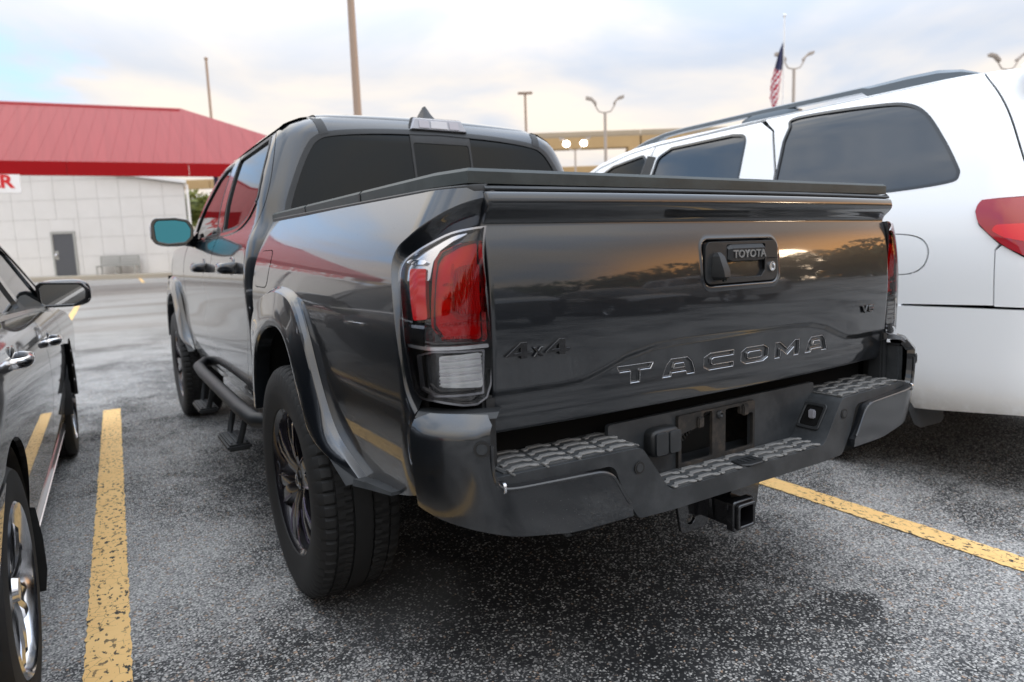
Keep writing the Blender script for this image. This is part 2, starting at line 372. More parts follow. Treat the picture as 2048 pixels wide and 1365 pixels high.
def loft(name,rows,m,parent=None,cu=False,cv=False,cap=False,sharp=40,both=False,smooth=True):
    """grid surface through rows of points"""
    Rw=np.array(rows,float); nr,nc=Rw.shape[:2]; V=Rw.reshape(-1,3); F=[]
    for i in range(nr if cv else nr-1):
        for j in range(nc if cu else nc-1):
            F.append((i*nc+j,i*nc+(j+1)%nc,((i+1)%nr)*nc+(j+1)%nc,((i+1)%nr)*nc+j))
    if cap and cu: F.append(tuple(range(nc))[::-1]); F.append(tuple((nr-1)*nc+j for j in range(nc)))
    def build(V,F):
        bm=bmesh.new(); vs=[bm.verts.new(v) for v in V]
        for f in F:
            try: bm.faces.new([vs[i] for i in f])
            except ValueError: pass
        return bmobj(name,bm,m,parent,smooth=smooth,sharp=sharp)
    o=build(V,F)
    if both: build(V*[-1,1,1],[f[::-1] for f in F])
    return o
def tube(name,path,r,m,parent=None,n=10,both=False,closed=False):
    P=[Vector(p) for p in path]; rows=[]; up=Vector((0.123,.2,1)).normalized(); K=len(P)
    for i,p in enumerate(P):
        a=P[i-1] if (i>0 or closed) else p; b=P[(i+1)%K] if (i<K-1 or closed) else p
        t=(b-a).normalized(); u=t.cross(up).normalized(); v=u.cross(t); rr=r[i] if hasattr(r,'__len__') else r
        rows.append([tuple(p+(u*math.cos(k*2*PI/n)+v*math.sin(k*2*PI/n))*rr) for k in range(n)])
    return loft(name,rows,m,parent,cu=True,cv=closed,cap=not closed,both=both)
def plate(name,loops,o,ux,uy,un,depth,m,parent=None,bevel=0.,grid=0,surf=None):
    """flat cut-out (outline + holes, 2-D) standing depth proud along un; surf(a) adds an offset along un"""
    o,ux,uy,un=map(lambda v:np.array(v,float),(o,ux,uy,un)); lo=[np.array(l,float) for l in loops]
    lo=[l if (area2(l)>0)==(i==0) else l[::-1] for i,l in enumerate(lo)]
    V,T,idx=fill2(lo,grid); n=len(V)
    f=lambda q,d: o+q[:,:1]*ux+q[:,1:]*uy+(d+(surf(q) if surf else 0*q[:,:1]))*un
    P=np.concatenate([f(V,depth),f(V,0)]); F=[tuple(t) for t in T]+[tuple(t[::-1]+n) for t in T]
    for lp in idx:
        for i in range(len(lp)): a,b=lp[i],lp[(i+1)%len(lp)]; F.append((b,a,a+n,b+n))
    bm=bmesh.new(); vs=[bm.verts.new(p) for p in P]
    for q in F:
        try: bm.faces.new([vs[i] for i in q])
        except ValueError: pass
    bmesh.ops.remove_doubles(bm,verts=bm.verts,dist=1e-6)
    return bmobj(name,bm,m,parent,bevel=bevel,seg=1)
def lathe(name,prof,m,parent=None,n=64,loc=(0,0,0),disp=None,sharp=35):
    """profile of (x along the axle, radius) turned about the x axis"""
    rows=[]
    for k in range(n):
        a=2*PI*k/n; rows.append([(loc[0]+x,loc[1]+(r+(disp(k,x,r) if disp else 0))*math.sin(a),loc[2]+(r+(disp(k,x,r) if disp else 0))*math.cos(a)) for x,r in prof])
    return loft(name,rows,m,parent,cv=True,sharp=sharp)
def ball(name,c,s,m,parent=None,p=2.,nu=24,nv=14,rot=None,both=False):
    """superellipsoid"""
    rows=[]; sg=lambda v: math.copysign(abs(v)**(2/p),v)
    for i in range(nv+1):
        ph=-PI/2+PI*i/nv; row=[]
        for j in range(nu):
            th=2*PI*j/nu; q=Vector((s[0]*sg(math.cos(ph))*sg(math.cos(th)),s[1]*sg(math.cos(ph))*sg(math.sin(th)),s[2]*sg(math.sin(ph))))
            if rot: q=rot@q
            row.append(tuple(q+Vector(c)))
        rows.append(row)
    return loft(name,rows,m,parent,cu=True,both=both,sharp=60)
def text_polys(txt,size,bold=.0):
    cu=bpy.data.curves.new('lettering','FONT'); cu.body=txt; cu.size=size; cu.align_x='CENTER'; cu.align_y='CENTER'; cu.extrude=.004; cu.offset=bold; cu.resolution_u=3
    o=bpy.data.objects.new('lettering',cu); COL.objects.link(o); bpy.context.view_layer.update()
    me=bpy.data.meshes.new_from_object(o.evaluated_get(bpy.context.evaluated_depsgraph_get())); bpy.data.objects.remove(o); return me
def lettering(name,txt,size,mtx,m,parent=None,bold=0.,stretch=(1,1),depth=1.):
    me=text_polys(txt,size,bold); me.transform(mtx@Matrix.Diagonal((stretch[0],stretch[1],depth,1))); me.materials.clear(); me.materials.append(m)
    o=bpy.data.objects.new(name,me); COL.objects.link(o)
    if parent: o.parent=parent
    return o
def copy_tree(o,parent=None):
    c=o.copy(); COL.objects.link(c); c.parent=parent
    for ch in list(o.children): copy_tree(ch,c)
    return c

# ------------------------------------------------------------------ body surfaces
def cubic(x, y):
    """natural cubic spline through (x, y) -> dense table"""
    x=np.asarray(x,float); y=np.asarray(y,float); n=len(x); h=np.diff(x)
    A=np.zeros((n,n)); b=np.zeros(n); A[0,0]=A[-1,-1]=1
    for i in range(1,n-1):
        A[i,i-1]=h[i-1]; A[i,i]=2*(h[i-1]+h[i]); A[i,i+1]=h[i]
        b[i]=3*((y[i+1]-y[i])/h[i]-(y[i]-y[i-1])/h[i-1])
    c=np.linalg.solve(A,b); d=np.diff(c)/(3*h); bb=np.diff(y)/h-h*(2*c[:-1]+c[1:])/3
    def f(q):
        q=np.asarray(q,float); i=np.clip(np.searchsorted(x,q)-1,0,n-2); u=q-x[i]
        return y[i]+u*(bb[i]+u*(c[i]+u*d[i]))
    return f
class Sec:
    """side section of a body: (half width, z) points from sill to roof; parameter t = chord length, tz(z) converts"""
    def __init__(s, pts):
        p=np.array(pts,float); t=np.concatenate([[0],np.cumsum(np.hypot(*np.diff(p,axis=0).T))])
        s.w=cubic(t,p[:,0]); s.z=cubic(t,p[:,1]); s.T=t[-1]
        s._t=np.linspace(0,t[-1],1500); s._z=np.maximum.accumulate(s.z(s._t)+np.arange(1500)*1e-9)
    def tz(s,z): return np.interp(z,s._z,s._t)
def shell(sec, rear, r, k=0., taper=None, zoff=None):
    """map (s, t): s = distance forward along the side, bending round the rear corner (radius r, at y = rear(z)) onto the back"""
    def M(s,t):
        s=np.asarray(s,float); t=np.asarray(t,float)
        W=sec.w(t); Z=sec.z(t); y1=rear(Z); s0=y1+r
        th=np.clip((s0-s)/r,0,np.pi/2); over=np.maximum(s0-s-r*np.pi/2,0)
        x=W-r+r*np.cos(th)-over
        y=np.where(s>s0,s,s0-r*np.sin(th))
        y=y+k*(x/W)**2-k
        if taper is not None: x=x-taper(y,Z)*np.minimum(1,x/W)
        if zoff is not None: Z=Z+zoff(y)*np.clip((Z-1.0)/.5,0,1)
        return np.stack([-x,y,Z],-1)
    M.sec=sec
    return M
bed_sec=Sec([(.835,.48),(.858,.58),(.876,.72),(.884,.85),(.886,.96),(.876,1.06),(.848,1.15),(.814,1.215),(.797,1.245),(.780,1.275)])
bedM=shell(bed_sec, lambda z: -1.06+0*z+np.maximum(0,.80-z)*.25, .125, .0)
cab_sec=Sec([(.840,.48),(.868,.58),(.882,.72),(.880,.85),(.887,.98),(.885,1.08),(.868,1.17),(.842,1.232),(.832,1.25),(.802,1.36),(.768,1.47),(.726,1.58),(.700,1.632),(.664,1.674),(.612,1.703),(.560,1.718),(.45,1.738)])
cabM=shell(cab_sec, lambda z: .53+np.maximum(0,z-1.2)*.20+np.maximum(0,z-1.63)**2*6, .115, .03)
suv_sec=Sec([(.93,.34),(.965,.42),(.985,.6),(.99,.82),(.995,1.0),(.988,1.12),(.970,1.23),(.945,1.32),(.905,1.45),(.860,1.58),(.815,1.71),(.79,1.765),(.755,1.81),(.69,1.845),(.6,1.865)])
suvM=shell(suv_sec, lambda z: -1.23+np.maximum(0,z-1.0)*.33+np.maximum(0,z-1.5)*.1, .22, .05)
sed_sec=Sec([(.83,.19),(.862,.27),(.885,.40),(.903,.56),(.910,.70),(.900,.82),(.878,.90),(.860,.94),(.815,1.03),(.755,1.16),(.690,1.29),(.640,1.365),(.58,1.41),(.5,1.44)])
sedM=shell(sed_sec, lambda z: -1.25+0*z, .25, .05)
bump_sec=Sec([(.845,.52),(.872,.56),(.893,.63),(.903,.70),(.903,.762),(.893,.794),(.872,.815),(.85,.823)])
bumpM=shell(bump_sec, lambda z: -1.125+0*z+np.maximum(0,z-.770)*.70, .17, .03)

# ------------------------------------------------------------------ pickup truck (origin on the ground under the rear axle, +y is forward)
truck=tag(empty('pickup_truck'),'dark grey four door pickup truck with a black tonneau cover, parked tail towards us','pickup truck')
P_=grey_paint
def gate_xz(q): return q
# --- bed sides
LAMP_OUT=[(-1.116, 1.173), (-1.081, 1.17), (-1.044, 1.163), (-1.008, 1.147), (-0.969, 1.128), (-0.935, 1.109), (-0.926, 1.082), (-0.95, 1.009), (-0.961, 0.938), (-0.972, 0.877), (-0.986, 0.836), (-1.032, 0.822), (-1.149, 0.822), (-1.166, 0.983)]
BAND=[(-1.098, 1.229), (-1.058, 1.223), (-1.023, 1.209), (-0.987, 1.189), (-0.938, 1.161), (-0.894, 1.137), (-0.886, 1.101), (-0.917, 1.029), (-0.943, 0.937), (-0.959, 0.843), (-0.982, 0.793)]
BAND[0]=(-1.098,1.232)
arch_open=[(.50,.56),(.49,.70),(.44,.86),(.30,.955),(.05,.985),(-.10,.970),(-.19,.93),(-.26,.84),(-.325,.72),(-.40,.61),(-.58,.535)]
bedside=[(-1.098,1.250),(-.9,1.250),(-.3,1.258),(.495,1.272),(.495,.52)]+cr(arch_open,5)+[(-.68,.545),(-.80,.565),(-.93,.60)]+cr([(-.936,.64),(-.954,.734),(-.979,.787)],4)+cr(BAND[::-1],5)
fuel=rp([(.24,1.155),(.46,1.155),(.47,1.02),(.25,1.02)],.05,6)
panel('bedside',bedside,bedM,P_,truck,grid=.022,thick=.02,holes=[fuel])
panel('bedside',bedside,lambda s,z:bedM(s,bed_sec.tz(z))*[-1,1,1],P_,truck,grid=.03,thick=.02,hint=(1,0,0))
cx_=np.mean(fuel,0); panel('fuel_door',[tuple(cx_+(np.array(p)-cx_)*.955) for p in fuel],bedM,P_,truck,grid=.03,thick=.01,off=.001)
panel('bed_liner',[(-1.0,1.24),(.49,1.24),(.49,.50),(-1.0,.60)],bedM,dark_void,truck,off=-.03,both=True,thick=0,grid=.08,holes=[cr(arch_open,3)+[(-.5,.53),(.4,.53)]])
# dark scooped band between the shoulder line and the tail lamp
def polyeq(p,n):
    p=np.array(p); d=np.concatenate([[0],np.cumsum(np.hypot(*np.diff(p,axis=0).T))]); q=np.linspace(0,d[-1],n); return np.stack([np.interp(q,d,p[:,0]),np.interp(q,d,p[:,1])],-1)
lam_c=np.array(LAMP_OUT).mean(0)
A_=polyeq(cr(BAND,6),44); B_=polyeq(cr(LAMP_OUT[:11],6),44); B_=lam_c+(B_-lam_c)*1.012
def onM(M,sz,off):
    f=lambda a,b:M(a,M.sec.tz(b)); h=.003; a,b=sz[:,0],sz[:,1]
    N=np.cross(f(a+h,b)-f(a-h,b),f(a,b+h)-f(a,b-h)); N/=np.linalg.norm(N,axis=1,keepdims=True)
    if (N@np.array([-1,0,0])).sum()<0: N=-N
    return f(a,b)+N*off
rows=[onM(bedM,A_,0),onM(bedM,A_*.93+B_*.07,-.0015),onM(bedM,A_*.84+B_*.16,-.010),onM(bedM,A_*.1+B_*.9,-.034),onM(bedM,B_,-.036),onM(bedM,B_,-.05)]
loft('lamp_surround',rows,P_,truck,both=True,sharp=50)
# --- wheel arch flares
f_out=cr([(.56,.58),(.555,.70),(.50,.85),(.36,.965),(.12,1.022),(-.08,1.020),(-.195,.984),(-.275,.890),(-.342,.755),(-.428,.628),(-.605,.550)],6)
f_in=cr([(.42,.56),(.395,.69),(.335,.80),(.22,.872),(.06,.905),(-.07,.900),(-.155,.845),(-.215,.76),(-.275,.685),(-.34,.615),(-.585,.535)],6)
def flare(y0,mirrorfront=False):
    fo,fi=polyeq(f_out,60),polyeq(f_in,60); rows=[]
    if mirrorfront: fo=fo*[1,1]; fi=fi*[1,1]
    X=lambda z:-bed_sec.w(bed_sec.tz(np.clip(z,.5,1.2)))
    def rw(k,x): p=fo*(1-k)+fi*k; return [(xx,yy+y0,zz) for xx,(yy,zz) in zip(x(p[:,1]) if callable(x) else np.full(len(p),x),p)]
    tp=np.clip((fo[:,0]+.66)/.36,0,1); tp=tp*tp*(3-2*tp); LX=lambda x:(lambda z:X(z)-.014+(x-X(z)+.014)*tp)
    rows=[rw(-.08,lambda z:X(z)+.004),rw(0,lambda z:X(z)-.004),rw(.04,lambda z:X(z)-.016),rw(.10,lambda z:X(z)-.022),rw(.35,LX(-.910)),rw(.65,LX(-.920)),rw(.9,LX(-.925)),rw(1.0,LX(-.924)),rw(1.04,LX(-.918)),rw(1.05,-.87)]
    loft('wheel_arch_flare',rows,P_,truck,both=True,sharp=28)
    li=[rw(1.0,-.905),rw(1.0,-.88),rw(.75,-.86),rw(.75,-.60)]
    loft('wheel_arch_liner',li,black_plastic,truck,both=True)
    for sg in (-1,1): box('wheel_well_wall',(sg*.58,y0,.75),(.02,1.4,.75),dark_void,truck,bevel=0)
flare(0); flare(3.236)
# light strip along the bottom edge behind the wheel
loft('mud_trim',[[(-.892,-.60,.536),(-.888,-.60,.553),(-.85,-.60,.553),(-.85,-.60,.536)],[(-.890,-.70,.556),(-.886,-.70,.571),(-.85,-.70,.571),(-.85,-.70,.556)],[(-.880,-.84,.578),(-.880,-.84,.586),(-.85,-.84,.586),(-.85,-.84,.578)]],step_plastic,truck,cu=True,cap=True,both=True,sharp=30)
# --- cab
def backM(x,z):
    x,z=np.asarray(x,float),np.asarray(z,float); t=cab_sec.tz(z); Wd=cab_sec.w(t); r=.115; y1=.53+np.maximum(0,z-1.2)*.20+np.maximum(0,z-1.63)**2*6
    u=np.clip((np.abs(x)-(Wd-r))/r,0,.999); return np.stack([x,y1+r-r*np.sqrt(1-u*u)+.03*((x/Wd)**2-1),z],-1)
def s_of_x(x,z):
    t=cab_sec.tz(z); Wd=float(cab_sec.w(t)); y1=.53+max(0,z-1.2)*.20+max(0,z-1.63)**2*6; u=max(0,min(1,(abs(x)-(Wd-.115))/.115)); 
    return (y1+.115)-.115*math.asin(1)+0*u if u==0 and False else ((y1+.115)-.115*(PI/2-math.asin(u)) if u>0 else (y1+.115)-.115*PI/2-((Wd-.115)-abs(x)))
RD_edge=[(.80,.56),(.71,.74),(.655,.92),(.635,1.08),(.64,1.22),(.605,1.36),(.635,1.5),(.70,1.625),(.80,1.672)]
RD=cr(RD_edge,5)+[(1.2,1.680),(1.485,1.678),(1.495,1.25),(1.51,1.0),(1.515,.53),(.84,.53)]
RW=rp([(1.385,1.268),(1.415,1.622),(.80,1.630),(.735,1.585),(.675,1.375),(.80,1.312),(.97,1.272)],[.01,.02,.05,.03,.02,.08,.05],6)
FD=[(1.505,.53),(1.505,1.0),(1.505,1.25),(1.50,1.678),(1.75,1.670),(1.98,1.625),(2.25,1.50),(2.52,1.33),(2.62,1.25),(2.64,1.0),(2.62,.70),(2.55,.53)]
FW=rp([(1.60,1.262),(1.60,1.615),(1.80,1.612),(1.96,1.575),(2.20,1.455),(2.44,1.305),(2.42,1.252)],[.01,.02,.05,.1,.1,.03,.02],5)
def grow(poly,d):
    P=np.array(poly); A=np.roll(P,1,0); B=np.roll(P,-1,0); t=B-A; t/=np.maximum(np.hypot(*t.T),1e-9)[:,None]; n=np.stack([t[:,1],-t[:,0]],-1)
    if area2(P)<0: n=-n
    return [tuple(q) for q in P+n*d]
cabR=lambda s,z: cabM(s,cab_sec.tz(z))*[-1,1,1]
for nm,ol,ho in (('rear_door',RD,RW),('front_door',FD,FW)):
    ol2=grow(resample(ol,.05),-.0025)
    panel(nm,ol2,cabM,P_,truck,holes=[ho],grid=.03,thick=.02); panel(nm,ol2,cabR,P_,truck,holes=[ho],grid=.05,thick=.02,hint=(1,0,0))
    panel('window_seal',grow(resample(ho,.02),.014),cabM,black_plastic,truck,holes=[grow(resample(ho,.02),-.004)],off=.002,thick=.008,grid=0,both=True)
    panel('side_window',grow(resample(ho,.02),.004),cabM,glass_tint,truck,off=-.006,thick=0,both=True,grid=.05)
# blacked-out B pillar, belt strip
panel('pillar_trim',[(1.425,1.262),(1.445,1.63),(1.575,1.622),(1.575,1.262)],cabM,gloss_black,truck,off=.002,thick=.004,both=True,grid=.05)
panel('belt_moulding',cr([(2.45,1.256),(1.6,1.258),(1.2,1.258),(.97,1.268),(.80,1.305),(.685,1.36)],4)+cr([(.68,1.348),(.80,1.292),(.97,1.254),(1.2,1.243),(1.6,1.243),(2.45,1.244)],4),cabM,gloss_black,truck,off=.005,thick=.008,both=True,grid=0)
# C pillar and back panel of the cab, one half each side, notched for the back window
BG=[( -.0,1.262),(-.715,1.262),(-.712,1.33),(-.655,1.47),(-.605,1.565),(-.565,1.610),(-.50,1.634),(-.30,1.654),(0,1.664)]
topz=lambda x:1.716-.006*(abs(x)/.55)**2
CB=[(s_of_x(0,1.70),1.716)]+[(s_of_x(x,1.712),topz(x)) for x in (.15,.3,.45)]+[(.72,1.712),(.86,1.700),(.80,1.676)]+cr(RD_edge,5)[::-1]+[(.80,.54),(s_of_x(.75,.6),.54),(s_of_x(.75,1.2),1.2),(s_of_x(.70,1.262),1.262)]
CB+=[(s_of_x(abs(x),z),z) for x,z in cr(BG[1:],5)]
CB=CB[:1]+[p for p in CB[1:]]
panel('cab_back',grow(resample(CB,.03),-.001),cabM,P_,truck,grid=.02,thick=.015,hint=(-.5,-1,0)); panel('cab_back',grow(resample(CB,.03),-.001),cabR,P_,truck,grid=.03,thick=.015,hint=(.5,-1,0))
BGf=cr(BG[1:],5); BGf=BGf+[(-x,z) for x,z in BGf[::-1][1:]]
panel('window_seal',grow(BGf,.010),backM,black_plastic,truck,off=.001,thick=.006,grid=0,hint=(0,-1,0),holes=[grow(BGf,-.012)],seg=.02)
rwin=panel('rear_window',grow(BGf,-.004),backM,glass_tint,truck,off=-.004,thick=0,hint=(0,-1,0),grid=.04)
fr=[(-.150,1.27),(-.150,1.655),(.150,1.655),(.150,1.27)]; fi=[(-.138,1.265),(-.138,1.618),(.138,1.618),(.138,1.265)]
panel('slider_frame',fr,backM,black_plastic,rwin,off=-.001,thick=.006,hint=(0,-1,0),grid=0,holes=[rp([(-.139,1.275),(-.139,1.612),(.139,1.612),(.139,1.275)],.012)])
panel('window_sticker',[(-.335,1.335),(-.27,1.335),(-.27,1.355),(-.335,1.355)],backM,mat('pale_green_sticker',(.42,.50,.40),.4),rwin,off=-.003,thick=0,hint=(0,-1,0),grid=0)
# roof skin with ditch strips, side rails above the doors
def zf(y): return -np.clip(y-1.25,0,9)**2*.055
def top_rows(xs,dys,lifts,crown):
    out=[]
    for dy,l in zip(dys,lifts):
        row=[]
        for x in xs:
            b=backM(x,topz(x)); y=float(b[1])+dy; row.append((x,y,topz(x)+l+crown*l/.024*(1-(abs(x)/.55)**2)+float(zf(y))))
        out.append(row)
    return out
DY=[-.004,0,.012,.03,.06,.12,.25,.45,.7,.95,1.2,1.38]; LI=[-.012,.0,.0075,.0135,.018,.021,.024,.025,.024,.021,.016,.012]
loft('roof',top_rows(np.linspace(-.535,.535,25),DY,LI,.014),P_,truck,sharp=80)
for sg in (-1,1):
    loft('roof_ditch_strip',top_rows([sg*.533,sg*.547,sg*.565],DY,[l-.006 for l in LI],0.),black_plastic,truck,sharp=80)
    panel('roof_ditch_strip',[(sg*.528,1.716),(sg*.566,1.714),(sg*.548,1.622),(sg*.510,1.634)],backM,black_plastic,truck,off=.002,thick=.004,grid=0,hint=(0,-1,0))
RS=[]
for y,l in zip([.70,.76,.85,1.0,1.2,1.4,1.6,1.85,2.05],[0,.006,.012,.015,.016,.014,.012,.008,.004]):
    z0=float(zf(y)); RS.append([(-.562,y-.01,1.712+l+z0),(-.600,y-.01,1.705+l*.7+z0),(-.640,y,1.690+l*.3+z0),(-.667,y,1.677+z0),(-.684,y,1.662+z0)])
loft('roof_side',RS,P_,truck,both=True,sharp=60)
# windshield, pillars, hood, fenders, front end
def ws(y,k): return [(x,y+.10*(1-(x/.72)**2),z) for x,z in k]
loft('windshield',[[(x*(1-.0)+0,2.06+.10*(1-(x/.55)**2)*1,1.700-.0*x) for x in np.linspace(-.56,.56,13)],[(x,2.48+.14*(1-(x/.66)**2),1.45) for x in np.linspace(-.665,.665,13)],[(x,2.86+.16*(1-(x/.75)**2),1.22) for x in np.linspace(-.755,.755,13)]],glass_tint,truck)
loft('windshield_pillar',[[(-.56,2.06,1.703),(-.66,2.0,1.645),(-.70,1.95,1.60)],[(-.665,2.48,1.455),(-.745,2.40,1.42),(-.775,2.36,1.40)],[(-.755,2.86,1.225),(-.82,2.75,1.24),(-.842,2.66,1.235)]],P_,truck,both=True,sharp=60)
panel('fender',[(2.645,1.24),(2.9,1.235),(3.5,1.20),(3.95,1.10),(4.10,.95),(4.12,.72),(3.86,.60)]+[(y+3.236,z) for y,z in cr(arch_open[::-1],4)][::-1][::-1][:0]+[(y+3.236,z) for y,z in [(.55,.60),(.49,.72),(.42,.86),(.28,.955),(0,.985),(-.2,.97),(-.36,.90),(-.46,.75),(-.55,.60)]]+[(2.64,.56),(2.63,.75),(2.65,1.0)],lambda s,z:(lambda q:q*[1,1,1]+np.stack([np.clip(s-3.3,0,9)**2*.22,0*s,0*s],-1))(cabM(s,cab_sec.tz(z))),P_,truck,grid=.05,both=True,thick=.015)
rows=[]
for y,z,w in [(2.72,1.215,.80),(2.95,1.232,.82),(3.4,1.222,.81),(3.8,1.185,.76),(4.05,1.12,.68),(4.14,1.02,.62)]: rows.append([(x,y+.05*(1-(x/w)**2),z+.045*(1-(x/w)**2)+(.02 if abs(x)<.3 else 0)) for x in np.linspace(-w,w,17)])
loft('hood',rows,P_,truck,sharp=50)
loft('front_bumper',[[(x,4.16-.28*(abs(x)/.86)**3,z) for x in np.linspace(-.87,.87,17)] for z in (1.02,.85,.72,.60,.48)],P_,truck,sharp=50)
plate('front_grille',[rp([(-.42,.62),(.42,.62),(.40,1.02),(-.40,1.02)],.06)],(0,4.13,0),(1,0,0),(0,0,1),(0,1,0),.05,gloss_black,truck,bevel=.01)
for sg in (-1,1): ball('headlight',(sg*.56,4.02,.98),(.18,.10,.065),white_lamp,truck,p=3,rot=Matrix.Rotation(-sg*.5,3,'Z'))
# rocker, running gear, underbody
loft('rocker_panel',[[(-.845,y,.53),(-.838,y,.49),(-.80,y,.46),(-.6,y,.45)] for y in (.60,1.5,2.6)],P_,truck,both=True)
bm=bmesh.new()
addbox(bm,(0,1.5,.60),(1.5,4.2,.10)); 
for sg in (-1,1): addbox(bm,(sg*.45,1.5,.50),(.08,5.0,.12))
addbox(bm,(0,-.35,.80),(1.45,1.25,.30)); addbox(bm,(0,.55,1.0),(1.4,.04,.5)); addbox(bm,(0,-1.0,.98),(1.4,.03,.44)); addbox(bm,(0,3.3,.75),(1.1,1.3,.3))
bmobj('underbody',bm,dark_void,truck)
tube('rear_axle',[(-.78,0,.385),(-.12,0,.385),(.12,0,.385),(.78,0,.385)],[.05,.05,.05,.05],dark_void,truck)
ball('differential',(0.05,0,.385),(.16,.19,.16),dark_void,truck)
lathe('spare_tyre',[(-.10,.20),(-.11,.30),(-.09,.36),(0,.38),(.09,.36),(.11,.30),(.10,.20)],rubber,truck,n=40,loc=(0,0,0))
sp_=bpy.data.objects['spare_tyre']; sp_.rotation_euler=(0,PI/2,0); sp_.location=(0,-.56,.62)
tube('exhaust_pipe',[(.45,.2,.45),(.5,-.3,.47),(.62,-.85,.45)],.032,rusty_steel,truck)
# --- wheels
def tread(n):
    def d(k,x,r):
        if r<.365: return 0
        ax=abs(x); ph=(k+int(x*60))%4
        if .082<ax<.128: return -.008 if k%5==0 else 0
        if .030<ax<.078: return -.007 if (k+int(ax*160))%5==0 else 0
        if ax<.026: return -.006 if k%5==0 else 0
        return 0
    return d
TY=[(-.095,.232),(-.118,.245),(-.130,.290),(-.131,.330),(-.124,.362),(-.112,.379),(-.100,.3845),(-.084,.386),(-.083,.379),(-.078,.379),(-.077,.3865),(-.055,.387),(-.034,.3875),(-.033,.379),(-.028,.379),(-.027,.3875)]
TY=TY+[(-x,r) for x,r in TY[::-1]]
def make_wheel(x,y,side):
    w=empty('wheel',(x,y,.385),0,truck)
    lathe('tyre',TY,rubber,w,n=320,disp=tread(320),sharp=25)
    o=-1 if side<0 else 1
    rim=lathe('rim',[(o*.075,.0),(o*.075,.05)]+[(o*.02,.06),(o*.01,.16),(o*.02,.205),(o*.085,.222),(o*.100,.232),(o*.112,.240),(o*.116,.246),(o*.112,.249),(o*.095,.245),(-o*.095,.235)],alloy_black,w,n=72)
    for k in range(6):
        for q in (-1,1):
            a=k*PI/3+q*.16; bm=bmesh.new(); rows=[]
            for r,wd,dx in ((.040,.034,.082),(.085,.030,.098),(.15,.027,.108),(.205,.025,.108),(.232,.027,.100)):
                aa=a-q*.10*(1-min(1,r/.15)) ; c=(math.sin(aa)*r,math.cos(aa)*r); tq=(math.cos(aa),-math.sin(aa))
                rows.append([(o*(dx-.05),c[0]-tq[0]*wd,c[1]-tq[1]*wd),(o*(dx-.004),c[0]-tq[0]*wd*.9,c[1]-tq[1]*wd*.9),(o*dx,c[0]-tq[0]*wd*.6,c[1]-tq[1]*wd*.6),(o*dx,c[0]+tq[0]*wd*.6,c[1]+tq[1]*wd*.6),(o*(dx-.004),c[0]+tq[0]*wd*.9,c[1]+tq[1]*wd*.9),(o*(dx-.05),c[0]+tq[0]*wd,c[1]+tq[1]*wd)])
            loft('spoke',rows,alloy_black,w,cu=True,cap=True,sharp=30)
            rr=[]
            for r,dx in ((.10,.1025),(.15,.1105),(.20,.1105),(.222,.107)):
                aa=a+q*.075*(.15/r) if False else a; c=(math.sin(aa)*r,math.cos(aa)*r); tq=(math.cos(aa),-math.sin(aa)); e=q*.0165
                rr.append([(o*dx,c[0]+tq[0]*(e-.0022),c[1]+tq[1]*(e-.0022)),(o*(dx+.0006),c[0]+tq[0]*e,c[1]+tq[1]*e),(o*(dx-.003),c[0]+tq[0]*(e+.0035),c[1]+tq[1]*(e+.0035))])
            loft('spoke_highlight',rr,alloy_edge,w)
    lathe('hub_cap',[(o*.078,.0),(o*.094,.0),(o*.094,.020),(o*.090,.032),(o*.07,.034)],gloss_black,w,n=32)
    lathe('hub_badge',[(o*.0945,.014),(o*.096,.016),(o*.096,.019),(o*.0945,.021)],satin_chrome,w,n=24)
    return w
w0=make_wheel(-.795,0,-1); w1=copy_tree(w0,truck); w1.location=(-.795,3.236,.385); w1.rotation_euler=(.35,0,0); w0.rotation_euler=(.12,0,0)
for y in (0,3.236): q=copy_tree(w0,truck); q.location=(.795,y,.385); q.rotation_euler=(0,0,PI)
# --- side steps
for sg in (-1,1):
    tube('side_step_tube',[(sg*.72,2.30,.52),(sg*.86,2.22,.515),(sg*.915,2.08,.51),(sg*.925,1.8,.508),(sg*.925,.75,.500),(sg*.915,.50,.498),(sg*.86,.40,.50),(sg*.72,.36,.52)],.031,black_plastic,truck,n=14)
    for yc in (1.62,.78):
        for dy in (-.13,.13): tube('step_hoop',[(sg*.925,yc+dy,.48),(sg*.940,yc+dy*.95,.42),(sg*.955,yc+dy*.85,.365)],.013,black_plastic,truck,n=8)
        st=box('step_pad',(sg*.955,yc,.358),(.095,.27,.028),black_plastic,truck,bevel=.008)
        for k in range(4): box('step_rib',(sg*(.923+.02*k),yc,.374),(.007,.22,.006),step_plastic,st,bevel=0)
